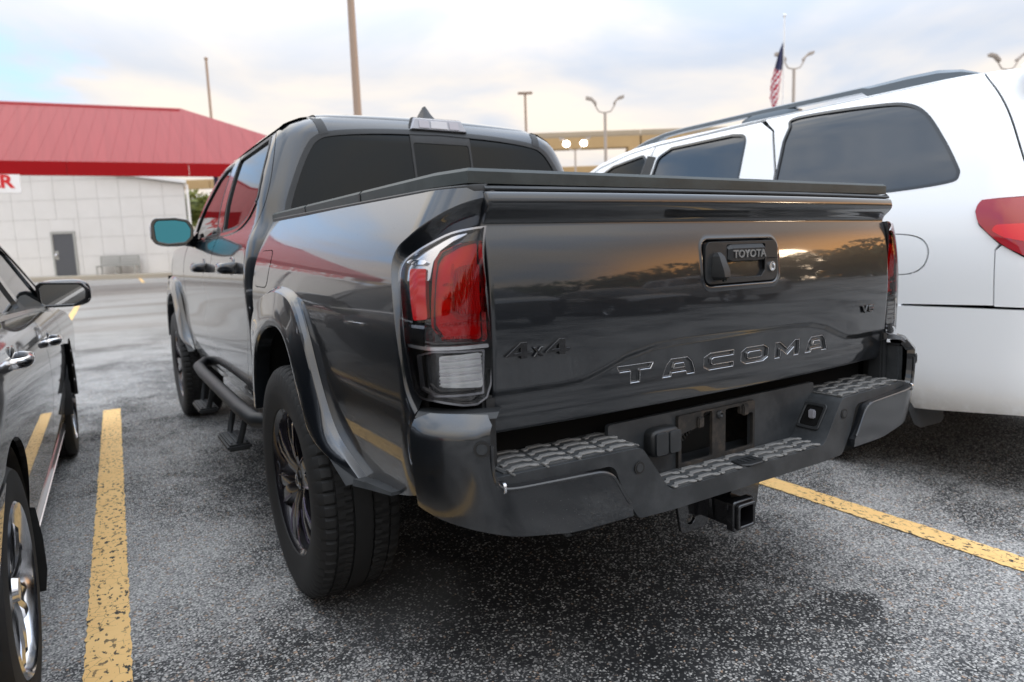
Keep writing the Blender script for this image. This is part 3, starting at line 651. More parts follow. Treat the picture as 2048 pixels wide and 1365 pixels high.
# --- handles, mirror
for yc in (.905,1.765):
    for sg in (-1,1):
        X=sg*float(cab_sec.w(cab_sec.tz(1.09)))
        ball('handle_recess',(X*.995,yc,1.085),(.008,.075,.052),gloss_black,truck,p=2.4)
        bm=bmesh.new(); rows=[[(X+sg*(dx+.016*math.cos(a)),yc+dy,1.09+.024*math.sin(a)) for a in np.linspace(0,2*PI,12,endpoint=False)] for dy,dx in ((-.115,.0),(-.105,.024),(-.07,.044),(0,.050),(.07,.044),(.105,.024),(.115,.0))]
        bm.free(); loft('door_handle',rows,P_,truck,cu=True,cap=True)
for sg in (-1,1):
    mr=empty('door_mirror',(sg*.968,2.24,1.302),0,truck); mr.scale=(.88,.88,.90)
    ball('mirror_housing',(0,.062,0),(.128,.072,.094),gloss_black,mr,p=3.2,nu=32,nv=20)
    fl=[(.122,-.075),(.04,-.094),(-.08,-.085),(-.122,-.045),(-.128,.02),(-.10,.075),(-.02,.090),(.108,.086),(.128,.05)] 
    fl=rp([(x*-sg*-1 if sg<0 else -x,z) for x,z in fl],.035,5)
    rot=Matrix.Rotation(sg*.10,3,'Z')@Matrix.Rotation(-.10,3,'X')
    un=rot@Vector((0,-1,0)); ux=rot@Vector((1,0,0)); uz=rot@Vector((0,0,1))
    plate('mirror_frame',[fl,[(x*.84,z*.81) for x,z in fl]],(0,-.022,0),ux,uz,un,.022,gloss_black,mr,bevel=.004)
    plate('mirror_face',[[(x*.85,z*.82) for x,z in fl]],(0,-.034,0),ux,uz,un,.004,mirror_glass if sg<0 else mirror_plain,mr)
    loft('mirror_arm',[[(-sg*.07,.02,-.05),(-sg*.07,.07,-.05),(-sg*.07,.07,-.09),(-sg*.07,.02,-.09)],[(-sg*.12,.03,-.04),(-sg*.12,.10,-.04),(-sg*.12,.10,-.10),(-sg*.12,.03,-.10)],[(-sg*.165,.05,.0),(-sg*.165,.26,.0),(-sg*.14,.26,-.10),(-sg*.14,.05,-.10)]],gloss_black,mr,cu=True,cap=True)
    ball('mirror_signal',(sg*.128,.03,.0),(.006,.03,.045),white_lamp,mr,p=3,nu=10,nv=8)
# --- tail lamps (left traced; mirrored to the right)
def tl_part(nm,px,off,m,par,thick=.006,round_=.006,grid=.02,holes=()):
    o=rp(px,round_,4) if round_ else px
    panel(nm,o,bedM,m,par,off=off,thick=thick,grid=grid,hint=(-.7,-.7,0),holes=holes)
LO=[p for p in cr(LAMP_OUT+LAMP_OUT[:1],4)][:-1]
lampL=empty('taillight',(0,0,0),0,truck)
tl_part('lamp_housing',grow(LO,.002),-.032,lamp_dark,lampL,thick=0,round_=0)
tl_part('silver_reflector',[(-0.945, 1.07), (-0.936, 1.103), (-0.971, 1.122), (-1.012, 1.142), (-1.051, 1.159), (-1.089, 1.164), (-1.055, 1.149), (-1.03, 1.131), (-1.02, 1.109), (-1.02, 1.07)],-.016,silver_refl,lampL,thick=.012)
tl_part('side_lens',[(-0.957, 1.095), (-1.008, 1.094), (-1.024, 0.991), (-0.986, 0.988)],-.012,red_lens_bright,lampL,thick=.014)
tl_part('chrome_fin',[(-0.941, 1.108), (-0.959, 1.113), (-1.002, 1.111), (-1.009, 1.107), (-1.002, 1.102), (-0.963, 1.103)],-.008,chrome,lampL,thick=.01,round_=.004,grid=.01)
tl_part('chrome_fin',[(-0.973, 0.98), (-1.018, 0.978), (-1.016, 0.971), (-0.976, 0.974)],-.010,chrome,lampL,thick=.01,round_=.003,grid=.01)
tl_part('main_lens',[(-1.028, 1.109), (-1.035, 1.125), (-1.077, 1.142), (-1.117, 1.146), (-1.148, 1.065), (-1.158, 0.939), (-1.06, 0.946), (-1.036, 0.976), (-1.033, 1.05)],-.005,red_glass,lampL,thick=.020,round_=.012)
tl_part('lens_reflector',[(-1.031, 1.105), (-1.038, 1.12), (-1.078, 1.137), (-1.117, 1.141), (-1.145, 1.065), (-1.156, 0.943), (-1.062, 0.95), (-1.039, 0.979), (-1.035, 1.05)],-.026,red_deep,lampL,thick=.002,round_=.01)
for k in range(5): tl_part('light_guide',{716: [(-1.052, 0.914), (-1.15, 0.913), (-1.15, 0.909), (-1.053, 0.911)], 723: [(-1.052, 0.907), (-1.149, 0.906), (-1.149, 0.902), (-1.052, 0.904)], 730: [(-1.051, 0.9), (-1.149, 0.898), (-1.149, 0.895), (-1.052, 0.896)], 737: [(-1.051, 0.893), (-1.148, 0.891), (-1.148, 0.888), (-1.051, 0.889)], 744: [(-1.05, 0.886), (-1.148, 0.884), (-1.148, 0.88), (-1.05, 0.882)], 751: [(-1.05, 0.879), (-1.147, 0.877), (-1.147, 0.873), (-1.05, 0.875)], 758: [(-1.049, 0.871), (-1.146, 0.87), (-1.147, 0.866), (-1.049, 0.868)], 765: [(-1.048, 0.864), (-1.146, 0.862), (-1.146, 0.859), (-1.049, 0.861)], 772: [(-1.048, 0.857), (-1.145, 0.855), (-1.145, 0.851), (-1.048, 0.853)], 566: [(-1.05, 1.063), (-1.145, 1.065), (-1.147, 1.062), (-1.051, 1.06)], 594: [(-1.053, 1.036), (-1.149, 1.037), (-1.15, 1.033), (-1.054, 1.032)], 622: [(-1.054, 1.008), (-1.151, 1.009), (-1.152, 1.005), (-1.055, 1.005)], 650: [(-1.055, 0.981), (-1.152, 0.98), (-1.152, 0.977), (-1.055, 0.977)], 678: [(-1.054, 0.953), (-1.151, 0.952), (-1.152, 0.948), (-1.055, 0.949)]}[v],-.020,red_lens_bright,lampL,thick=.004,round_=0,grid=0) if (v:=716-150+k*28) else None
tl_part('brake_reflector',[(-1.076, 1.092), (-1.099, 1.097), (-1.132, 1.097), (-1.149, 0.997), (-1.099, 0.998), (-1.085, 1.011)],-.014,red_lens_bright,lampL,thick=.010,round_=.008)
tl_part('lens_bar',[(-1.066, 1.1), (-1.072, 1.1), (-1.083, 1.007), (-1.094, 0.995), (-1.151, 0.991), (-1.151, 0.983), (-1.09, 0.988), (-1.077, 1.002)],-.003,red_glass,lampL,thick=.006,round_=.003,grid=.01)
tl_part('chrome_bar',[(-0.975, 0.941), (-1.028, 0.935), (-1.159, 0.935), (-1.159, 0.927), (-1.028, 0.928), (-0.976, 0.934)],-.004,satin_chrome,lampL,thick=.016,round_=.002,grid=.012)
tl_part('reverse_lens',[(-1.048, 0.915), (-1.143, 0.918), (-1.143, 0.845), (-1.047, 0.851)],-.010,clear_lens,lampL,thick=.012,round_=.008)
for k in range(9):
    v=716+k*7; tl_part('lens_rib',{716: [(-1.049, 0.914), (-1.144, 0.916), (-1.144, 0.912), (-1.05, 0.911)], 723: [(-1.049, 0.907), (-1.143, 0.908), (-1.144, 0.905), (-1.049, 0.904)], 730: [(-1.048, 0.9), (-1.143, 0.901), (-1.143, 0.898), (-1.049, 0.897)], 737: [(-1.048, 0.893), (-1.142, 0.894), (-1.143, 0.89), (-1.048, 0.89)], 744: [(-1.047, 0.886), (-1.142, 0.887), (-1.142, 0.883), (-1.047, 0.882)], 751: [(-1.047, 0.879), (-1.141, 0.88), (-1.142, 0.876), (-1.047, 0.875)], 758: [(-1.046, 0.872), (-1.141, 0.872), (-1.141, 0.869), (-1.046, 0.868)], 765: [(-1.045, 0.864), (-1.14, 0.865), (-1.14, 0.861), (-1.046, 0.861)], 772: [(-1.045, 0.857), (-1.139, 0.858), (-1.14, 0.854), (-1.045, 0.854)], 566: [(-1.047, 1.064), (-1.139, 1.067), (-1.14, 1.064), (-1.048, 1.06)], 594: [(-1.05, 1.036), (-1.143, 1.039), (-1.144, 1.036), (-1.05, 1.033)], 622: [(-1.051, 1.008), (-1.145, 1.011), (-1.146, 1.008), (-1.052, 1.005)], 650: [(-1.052, 0.981), (-1.146, 0.983), (-1.147, 0.979), (-1.052, 0.977)], 678: [(-1.051, 0.953), (-1.146, 0.954), (-1.146, 0.951), (-1.052, 0.949)]}[v],-.007,silver_refl if k%2 else clear_lens,lampL,thick=.004,round_=0,grid=0)
tl_part('lamp_bezel',grow(LO,.001),-.007,dark_chrome,lampL,thick=.02,round_=0,grid=0,holes=[grow(LO,-.0035)])
tl_part('inner_bezel',[(-0.992, 0.917), (-1.034, 0.926), (-1.154, 0.923), (-1.145, 0.83), (-1.031, 0.83), (-0.995, 0.845)],-.012,dark_chrome,lampL,thick=.01,round_=.004,grid=0,holes=[rp([(-0.997, 0.914), (-1.035, 0.922), (-1.149, 0.919), (-1.141, 0.835), (-1.032, 0.834), (-1.0, 0.849)],.004)])
tl_part('lens_cover',grow(LO,-.004),-.001,clear_cover,lampL,thick=0,round_=0)
lampR=empty('taillight',(0,0,0),0,truck)
for ch in list(lampL.children):
    c=ch.copy(); c.data=ch.data.copy(); me=c.data; co=np.empty(len(me.vertices)*3,np.float32); me.vertices.foreach_get('co',co); co=co.reshape(-1,3)*[-1,1,1]; 
    me.vertices.foreach_set('co',co.astype(np.float32).ravel()); 
    for an in [a.name for a in me.attributes if a.name=='custom_normal']: me.attributes.remove(me.attributes[an])
    me.flip_normals(); me.set_sharp_from_angle(angle=R(35)); COL.objects.link(c); c.parent=lampR; me.update()

# --- tailgate: a pressed sheet with spoiler lip, scoop, stamped name, crease and handle recess
GL={'T':[[(0,1),(1,1),(.92,.66),(.63,.66),(.63,0),(.37,0),(.37,.66),(.08,.66)]],
'A':[[(0,0),(.12,.72),(.25,1),(.75,1),(.88,.72),(1,0),(.74,0),(.71,.20),(.29,.20),(.26,0)],[(.33,.46),(.67,.46),(.63,.70),(.37,.70)]],
'C':[[(1,1),(.2,1),(0,.78),(0,.22),(.2,0),(1,0),(1,.30),(.32,.30),(.26,.37),(.26,.63),(.32,.70),(1,.70)]],
'O':[[(.18,1),(.82,1),(1,.78),(1,.22),(.82,0),(.18,0),(0,.22),(0,.78)],[(.30,.70),(.70,.70),(.76,.63),(.76,.37),(.70,.30),(.30,.30),(.24,.37),(.24,.63)]],
'M':[[(0,0),(0,1),(.2,1),(.5,.52),(.8,1),(1,1),(1,0),(.77,0),(.77,.55),(.5,.12),(.23,.55),(.23,0)]],
'4':[[(0,.2),(.58,1),(.82,1),(.82,.38),(1,.38),(1,.18),(.82,.18),(.82,0),(.58,0),(.58,.18),(0,.18)],[(.30,.38),(.58,.38),(.58,.74)]],
'x':[[(0,0),(.36,.5),(0,1),(.28,1),(.5,.68),(.72,1),(1,1),(.64,.5),(1,0),(.72,0),(.5,.32),(.28,0)]],
'V':[[(0,1),(.26,1),(.5,.34),(.74,1),(1,1),(.62,0),(.38,0)]],
'6':[[(1,1),(.15,1),(0,.85),(0,.15),(.15,0),(.85,0),(1,.15),(1,.62),(.28,.62),(.28,.78),(1,.78)],[(.28,.22),(.72,.22),(.72,.40),(.28,.40)]]}
sm=lambda v: (lambda c:c*c*(3-2*c))(np.clip(v,0,1))
gate_prof=cubic([.735,.80,.86,.92,.99,1.05,1.11,1.15,1.170,1.180,1.190,1.204,1.214,1.224,1.240],[-.012,-.002,.001,.004,.005,.002,-.005,-.013,-.0185,-.0195,-.013,.002,.0085,.0095,.004])
xs=np.unique(np.concatenate([np.arange(-.725,.7251,.004),np.arange(-.42,.42,.002),np.arange(-.16,.16,.002),[-.7285,.7285,-.727,.727]]))
zs=np.unique(np.concatenate([np.arange(.742,1.2381,.005),np.arange(.798,.854,.0017),np.arange(.852,.925,.003),np.arange(1.015,1.135,.003),np.arange(1.165,1.2381,.003),[.738,.740,1.2395,1.241]]))
zs=zs[np.concatenate([[True],np.diff(zs)>.0008])]; xs=xs[np.concatenate([[True],np.diff(xs)>.0007])]
X,Z=np.meshgrid(xs,zs); Q=np.stack([X.ravel(),Z.ravel()],-1)
def gate_y(x): return -1.088+.03*(x/.72)**2
out=gate_prof(Q[:,1])
zc=np.interp(np.abs(Q[:,0]),[0,.22,.30,.38,.45,.50,.56,.75],[.900,.899,.895,.880,.855,.840,.836,.836])
out-=.0085*sm((zc-Q[:,1])/.020)
out+=.0035*sm((.80-Q[:,1])/.03)
HB=np.array(rp([(-.139,1.018),(.141,1.018),(.141,1.130),(-.139,1.130)],.026,8)); near=(np.abs(Q[:,0])<.17)&(np.abs(Q[:,1]-1.074)<.08)
d=pdist(HB,Q[near]); d=np.where(inside(HB,Q[near]),-d,d); out[near]-=.007*sm(-(d-.002)/.006); out[near]+=.002*np.exp(-((d-.004)/.004)**2)
near=(np.abs(Q[:,0])<.42)&(Q[:,1]>.796)&(Q[:,1]<.856); dmin=np.full(near.sum(),1.)
for i,ch in enumerate('TACOMA'):
    x0=-.404+i*.1393; lps=[np.array([(x0+a*.1110,.8040+b*.0435) for a,b in lp]) for lp in GL[ch]]
    d=np.minimum.reduce([pdist(lp,Q[near]) for lp in lps]); ins=inside(lps[0],Q[near])
    for h_ in lps[1:]: ins&=~inside(h_,Q[near])
    dmin=np.minimum(dmin,np.where(ins,-d,d))
out[near]-=.0070*sm(-(dmin-.0010)/.0042)
e=np.maximum(0,.007-(.7285-np.abs(Q[:,0]))); out-=.007-np.sqrt(np.maximum(0,.007**2-e**2))
e=np.maximum(0,.005-(1.241-Q[:,1])); out-=.005-np.sqrt(np.maximum(0,.005**2-e**2)); e=np.maximum(0,.006-(Q[:,1]-.738)); out-=.006-np.sqrt(np.maximum(0,.006**2-e**2))
nx_,nz_=len(xs),len(zs)
V=np.stack([Q[:,0],gate_y(Q[:,0])-out,Q[:,1]],-1)
F=[(j*nx_+i,j*nx_+i+1,(j+1)*nx_+i+1,(j+1)*nx_+i) for j in range(nz_-1) for i in range(nx_-1)]
bord=[i for i in range(nx_)]+[j*nx_+nx_-1 for j in range(1,nz_)]+[(nz_-1)*nx_+i for i in range(nx_-2,-1,-1)]+[j*nx_ for j in range(nz_-2,0,-1)]
nb=len(V); V=np.concatenate([V,V[bord]+[0,.05,0]]); F+=[(bord[(k+1)%len(bord)],bord[k],nb+k,nb+(k+1)%len(bord)) for k in range(len(bord))]
gate=mk('tailgate',V,F,P_,truck,sharp=60)
gs=lambda q: -.03*((q[:,:1])/.72)**2
def badge(name,txt,x0,z0,w,h,gap,m,o_=.0,depth=.006,ws_=None):
    root=None; x=x0
    for i,ch in enumerate(txt):
        ww=(ws_[i] if ws_ else w); hh=h*(.62 if ch=='x' else 1)
        plate(name,[[(x+a*ww,z0+b*hh) for a,b in lp] for lp in GL[ch]],(0,-1.087-o_,0),(1,0,0),(0,0,1),(0,-1,0),depth,m,gate,bevel=.0012,surf=gs); x+=ww+gap
letter_glint=mat('letter_glint',(.50,.50,.51),.25,1.)
for i,ch in enumerate('TACOMA'):
    for lp in GL[ch]:
        q_=resample([(-.404+i*.1393+a*.1110,.8040+b*.0435) for a,b in lp],.004)
        tube('letter_edge_glint',[(x,float(gate_y(x)-gate_prof(z)+.0085+.0014),z) for x,z in q_],.0011,letter_glint,gate,n=6,closed=True)  # bright tubes added in place of highlights on the pressed letter edges
badge('drive_badge','4x4',-.702,.897,.06,.034,.003,gloss_black,.006,.006,[.062,.026,.062])
badge('engine_badge','V6',.560,.897,.036,.022,.004,gloss_black,.006,.005,[.036,.032])
# handle bezel, cup, grip with its lettering, lock, reversing camera
yh=-1.0905
bez=plate('handle_bezel',[rp([(-.135,1.022),(.137,1.022),(.137,1.126),(-.135,1.126)],.022,6),rp([(-.060,1.050),(-.045,1.035),(.072,1.035),(.087,1.050),(.087,1.118),(-.060,1.118)],.004,3)],(0,yh+.008,0),(1,0,0),(0,0,1),(0,-1,0),.010,black_plastic,gate,bevel=.0025,surf=lambda q:-.03*(q[:,:1]/.72)**2)
plate('handle_cup',[rp([(-.064,1.030),(.090,1.030),(.090,1.122),(-.064,1.122)],.004)],(0,yh+.045,0),(1,0,0),(0,0,1),(0,-1,0),.004,dark_void,gate)
bm=bmesh.new(); addbox(bm,(.0135,yh+.022,1.033),(.15,.045,.004)); addbox(bm,(-.062,yh+.022,1.075),(.004,.045,.09)); addbox(bm,(.089,yh+.022,1.075),(.004,.045,.09)); bmobj('cup_wall',bm,black_plastic,bez)
grip=loft('handle_grip',[[(x,y,z) for y,z in pr] for x,pr in [(-.058,[(yh+.01,1.080),(yh-.002,1.082),(yh-.004,1.106),(yh+.005,1.117),(yh+.02,1.118)]),(-.046,[(yh+.01,1.074),(yh-.008,1.077),(yh-.011,1.108),(yh,1.119),(yh+.02,1.120)]),(.073,[(yh+.01,1.074),(yh-.008,1.077),(yh-.011,1.108),(yh,1.119),(yh+.02,1.120)]),(.085,[(yh+.01,1.080),(yh-.002,1.082),(yh-.004,1.106),(yh+.005,1.117),(yh+.02,1.118)])]],black_plastic,gate,cu=True,cap=True,sharp=25)
lettering('grip_lettering','TOYOTA',.0265,Matrix.Translation((.0145,yh-.0105,1.093))@Matrix.Rotation(PI/2,4,'X'),tread_plastic,grip,bold=.0007,stretch=(1.13,1),depth=.6)
lathe('lock_cylinder',[(.004,.0),(.004,.0085),(.0,.010),(0,.0125),(.006,.013)],satin_chrome,gate,n=28); lk=bpy.data.objects['lock_cylinder']; lk.rotation_euler=(0,0,PI/2); lk.location=(.112,yh-.006,1.058)
box('lock_slot',(.112,yh-.0075,1.058),(.0025,.002,.010),dark_void,gate,bevel=0)
box('bezel_line',(.112,yh-.0033,1.080),(.040,.0012,.0016),dark_void,gate,bevel=0)
cmr=loft('reversing_camera',[[(-.096+sx*w,y,z) for sx,w,y in ((-1,w*.55,d),(-1,w,yh+.004),(1,w,yh+.004),(1,w*.55,d))] for z,w,d in ((1.100,.010,yh-.008),(1.090,.017,yh-.018),(1.055,.020,yh-.034),(1.040,.018,yh-.036),(1.032,.012,yh-.020))],black_plastic,gate,cu=True,cap=True,sharp=25)
lathe('camera_eye',[(.002,0),(.003,.005),(0,.007)],glass_tint,cmr,n=16); ce=bpy.data.objects['camera_eye']; ce.rotation_euler=(0,R(50),-PI/2); ce.location=(-.096,yh-.026,1.033)
loft('gate_cap',[[(x,gate_y(x)+dy,z) for x in np.linspace(-.727,.727,25)] for dy,z in ((.004,1.243),(.002,1.247),(.006,1.252),(.05,1.254),(.06,1.24))],step_plastic,truck,sharp=30)
# --- tonneau cover in three folding sections, rails
def cov(y0,y1,taper=False):
    e=.018
    def ring(z,i): 
        o=[(-.775+i,y1),(.775-i,y1),(.775-i,y0+(.11 if taper else 0)),(.752-i,y0+i)] if taper else [(-.775+i,y1),(.775-i,y1),(.775-i,y0),(-.775+i,y0)]
        if taper: o+= [(-.752+i,y0+i),(-.775+i,y0+.11)]
        return [(x,y,z+.012*((y+1.03)/1.55)) for x,y in o]
    return loft('cover_section',[ring(1.258,.004),ring(1.259,0),ring(1.283,0),ring(1.290,.007),ring(1.291,.02)],vinyl,truck,cu=True,cap=True,sharp=30)
c1=cov(-1.03,-.470,True); c2=cov(-.455,.070); c3=cov(.085,.55)
for y in (-.4625,.0775):
    h=box('cover_hinge',(0,y,1.272),(1.54,.016,.022),rubber,truck,bevel=.004)
    for sg in (-1,1): box('hinge_strap',(sg*.772,y,1.274),(.010,.020,.030),black_plastic,h,bevel=.004)
for sg in (-1,1):
    loft('bed_rail_cap',[[(sg*(bx-ins),y,1.249+dz+.022*np.clip((y+1.0)/1.5,0,1)) for ins,dz in ((.0,-.006),(.0,.004),(.003,.007),(.014,.007))] for y,bx in [(-1.052,.722),(-1.04,.742),(-1.02,.760),(-.97,.779),(-.90,.790),(-.5,.7905),(0,.789),(.495,.786)]],black_plastic,truck,sharp=30)
    box('cover_rail',(sg*.735,-.17,1.258),(.05,1.34,.010),dark_void,truck,bevel=0)
# --- third brake light, aerial
bl=loft('high_brake_light',[[(sg*x,y,z) for sg in (-1,1) for x,y,z in (q if sg<0 else q[::-1])] for q in ([(.142,.622,1.674),(.120,.64,1.722)],[(.142,.600,1.672),(.118,.615,1.726)],[(.136,.593,1.676),(.112,.607,1.722)])],white_lamp,truck,cu=True,cap=True,sharp=25)
for x,w in ((-.075,.05),(.075,.05),(0,.085)): plate('brake_light_cell',[[(x-w/2,-.019),(x+w/2,-.019),(x+w/2*.94,.015),(x-w/2*.94,.015)]],(0,.5985,1.699),(1,0,0),(0,.28,1),(0,-1,0),.002,lamp_cell if x else lamp_cell_light,bl,bevel=.0008)
plate('brake_light_gasket',[rp([(-.150,1.666),(.150,1.666),(.124,1.730),(-.124,1.730)],.012)],(0,.135,0),(1,0,0),(0,.29,1),(0,-1,0),.012,black_plastic,truck,bevel=.003)
loft('roof_aerial',[[(.045+sx*w*.5,.80+l+y,1.748+z*1.15) for sx,y in ((-1,0),(0,-.006),(1,0),(1,ln),(0,ln+.02),(-1,ln))] for z,w,l,ln in ((0,.075,-.02,.15),(.012,.062,-.01,.13),(.035,.038,.012,.075),(.060,.018,.030,.030),(.070,.006,.036,.012))],black_plastic,truck,cu=True,cap=True,sharp=50)
# --- rear bumper
BO=cr([(-.997,.605),(-1.008,.70),(-1.004,.79)],4)+[(-1.03,.803),(-1.10,.803),(-1.150,.800),(-1.172,.782),(-1.178,.755)]+rp([(-1.178,.70),(-1.180,.652),(-1.40,.640)],[0,.03,0])+rp([(-1.43,.638),(-1.462,.634),(-1.482,.552)],[0,.03,0])+[(-1.484,.542),(-1.470,.520),(-1.44,.515),(-1.30,.522),(-1.18,.545),(-1.10,.570),(-1.05,.585)]
panel('bumper_corner',BO,bumpM,bumper_paint,truck,grid=.025,thick=.022,hint=(-.6,-.8,0)); panel('bumper_corner',BO,lambda s,z:bumpM(s,bump_sec.tz(z))*[-1,1,1],bumper_paint,truck,grid=.03,thick=.022,hint=(.6,-.8,0))
# soft crease that runs down the corner, top tray, gap filler
for sg in (-1,1):
    bt=bumpM(np.linspace(-1.0,-1.172,14),bump_sec.tz(np.full(14,.797)))*[-sg,1,1]
    loft('bumper_tray',[bt+[0,.003,-.006],bt+[sg*-.012,.012,.004],bt+[sg*-.035,.04,.006],bt+[sg*-.05,.07,-.004]],black_plastic,truck,sharp=30)
    box('bumper_inner',(sg*.768,-1.030,.722),(.020,.125,.125),step_plastic,truck,bevel=.008)
    box('bumper_bracket',(sg*.735,-1.030,.745),(.030,.05,.16),black_plastic,truck,bevel=.006)
prof=[(-.765,.668),(-.385,.668),(-.300,.548),(.300,.548),(.385,.668),(.765,.668),(.765,.640),(.465,.640),(.435,.560),(.395,.500),(.30,.498),(-.30,.498),(-.395,.500),(-.435,.560),(-.465,.640),(-.765,.640)]
cen=plate('bumper_step',[rp(prof,[.008,.035,.035,.035,.035,.008,.008,.03,.03,.02,.02,.02,.02,.03,.03,.008],5)],(0,-.955,0),(1,0,0),(0,0,1),(0,-1,0),.185,step_plastic,truck,bevel=.006,grid=.04,surf=lambda q:-.030*(q[:,:1]/.72)**2*(1))
box('lower_valance',(0,-1.035,.525),(.80,.15,.05),black_plastic,truck,bevel=.02)
def hexcut(): return None
pw=plate('step_back_wall',[rp([(-.40,.53),(.40,.53),(.40,.70),(-.40,.70)],.01),[(-.170,.545),(.116,.545),(.116,.680),(-.170,.680)]],(0,-1.018,0),(1,0,0),(0,0,1),(0,-1,0),.012,step_plastic,truck)
pp=plate('number_plate_bracket',[rp([(-.176,.536),(.121,.536),(.121,.688),(-.176,.688)],.006),rp([(-.165,.560),(-.050,.560),(-.050,.684),(-.085,.684),(-.085,.650),(-.165,.640)],.008,3),rp([(.001,.560),(.113,.560),(.113,.655),(.06,.655),(.06,.680),(.001,.680)],.008,3)],(0,-1.030,0),(1,0,0),(0,0,1),(0,-1,0),.010,rusty_steel,truck,bevel=.0015)
for x,z in ((-.10,.662),(.075,.668)): box('plate_clip',(x,-1.043,z),(.022,.012,.030),rusty_steel,pp,bevel=.003)
lathe('plate_bolt',[(0,0),(.006,.006),(.004,.010),(0,.012)],black_plastic,pp,n=16); o=bpy.data.objects['plate_bolt']; o.rotation_euler=(0,0,-PI/2); o.location=(-.024,-1.042,.670)
tube('wiring_conduit',[(-.185,-1.005,.590),(-.13,-1.0,.630),(-.07,-.99,.655),(.02,-.97,.668),(.09,-.965,.665),(.17,-.97,.668)],.011,black_plastic,truck,n=8)
for k in range(12): 
    t=k/11; box('conduit_ring',(-.180+t*.10,-1.004+.012*t,.594+.055*t),(.004,.025,.025),rubber,truck,bevel=0,rot=Matrix.Rotation(-.5,4,'Y'))
box('frame_crossmember',(0,-.86,.60),(1.1,.05,.20),rusty_steel,truck,bevel=.005)
cn=ball('trailer_socket',(-.236,-1.040,.636),(.050,.024,.037),black_plastic,truck,p=4,nu=32)
plate('socket_lid',[rp([(-.04,-.028),(.0,-.028),(.0,.028),(-.04,.028)],.008)],(-.238,-1.062,.636),(1,0,0),(0,0,1),(0,-1,0),.006,step_plastic,cn,bevel=.002)
plate('socket_lid',[rp([(.006,-.028),(.044,-.028),(.044,.028),(.006,.028)],.008)],(-.238,-1.062,.636),(1,0,0),(0,0,1),(0,-1,0),.006,step_plastic,cn,bevel=.002)
for sg in (-1,1):
    # plate lamp let into the sloping wall of the step well
    n_=Vector((-sg*.816,0,.578)); t_=Vector((sg*.578,0,.816)); c_=Vector((sg*.343,-1.065,.611))
    if sg>0: n_=Vector((-.816,0,.578)); t_=Vector((.578,0,.816))
    fr_=plate('plate_lamp_frame',[rp([(-.037,-.042),(.037,-.042),(.037,.042),(-.037,.042)],.013),rp([(-.028,-.032),(.028,-.032),(.028,.032),(-.028,.032)],.009)],c_,(0,1,0),t_,n_,.005,black_plastic,truck,bevel=.0015)
    plate('plate_lamp',[rp([(-.027,-.031),(.027,-.031),(.027,.031),(-.027,.031)],.006)],c_,(0,1,0),t_,n_,.0015,dark_void,fr_)
    box('lamp_bulb',c_+n_*.006+Vector((0,-.004,.004)),(.012,.020,.026),white_lamp,fr_,bevel=.003)
for x,z in ((-.395,.622),(.395,.622)):
    for r_,m_,d_ in ((.0145,rubber,.003),(.0095,step_plastic,.0045)):
        c=[(x+r_*math.cos(a),z+r_*math.sin(a)) for a in np.linspace(0,2*PI,20,endpoint=False)]
        plate('parking_sensor',[c],(0,-1.140+.030*(x/.72)**2+0,0),(1,0,0),(0,0,1),(0,-1,0),d_,m_,truck)
for sg in (-1,1):
    for r_,m_,d_ in ((.016,rubber,.003),(.0105,satin_chrome if 0 else step_plastic,.0045)):
        c=[(-1.160+r_*math.cos(a),.738+r_*math.sin(a)) for a in np.linspace(0,2*PI,20,endpoint=False)]
        panel('parking_sensor',c,bumpM if sg<0 else (lambda s,z:bumpM(s,bump_sec.tz(z))*[-1,1,1]),m_,truck,off=d_,thick=d_,grid=0,hint=(sg*.6,-.8,0))
arm=np.array(cr([(-1.180,.745),(-1.180,.685),(-1.188,.657),(-1.215,.648),(-1.30,.6445),(-1.39,.6415),(-1.435,.638),(-1.462,.622),(-1.476,.585),(-1.483,.552)],5))
pts_=bumpM(arm[:,0],bump_sec.tz(arm[:,1]))
for sg in (-1,1): tube('bumper_edge',[(x*-sg,y+.002,z-.001) for x,y,z in pts_],.0045,bumper_paint,truck,n=8)
# step pads with raised chevron treads
def ridge(c,w,name='tread_ridge'):
    path=[(-w/2,.0),(-w*.36,.0),(-w*.22,.011),(w*.24,.011),(w*.36,.0),(w/2,.0)]
    lo=[(x,y) for x,y in path]+[(x,y-.0135) for x,y in path[::-1]]
    return plate(name,[lo],c,(1,0,0),(0,1,0),(0,0,1),.0045,tread_plastic,cen,bevel=.0012)
for sg in (-1,1): plate('step_mat',[[(sg*.395,-1.125),(sg*.735,-1.098),(sg*.735,-.965),(sg*.395,-.965)]],(0,0,.6675),(1,0,0),(0,1,0),(0,0,1),.003,mat_dust,cen)
plate('step_mat',[[(-.285,-1.132),(.285,-1.132),(.285,-1.035),(-.285,-1.035)]],(0,0,.5475),(1,0,0),(0,1,0),(0,0,1),.003,mat_dust,cen)
first=None; spots=[]
for sg in (-1,1):
    for i in range(4):
        for j in range(4): spots.append((sg*(.435+i*.084)+j*.006,-1.118+.030*((.435+i*.084)/.72)**2+j*.036,.6705))
for i in range(7):
    for j in range(3): 
        if i==3 and j<2: continue
        spots.append((-.250+i*.082+j*.005,-1.124+j*.033,.5505))
for c in spots:
    if first is None: first=ridge((0,0,0),.076); o=first
    else: o=first.copy(); COL.objects.link(o)
    o.location=c
for sg in (-1,1):
    for i in range(5): box('tread_rib',(sg*(.395+i*.084)+.004,-1.045,.669),(.005,.15,.004),tread_plastic,cen,bevel=.0015,rot=Matrix.Rotation(.10,4,'Z'))
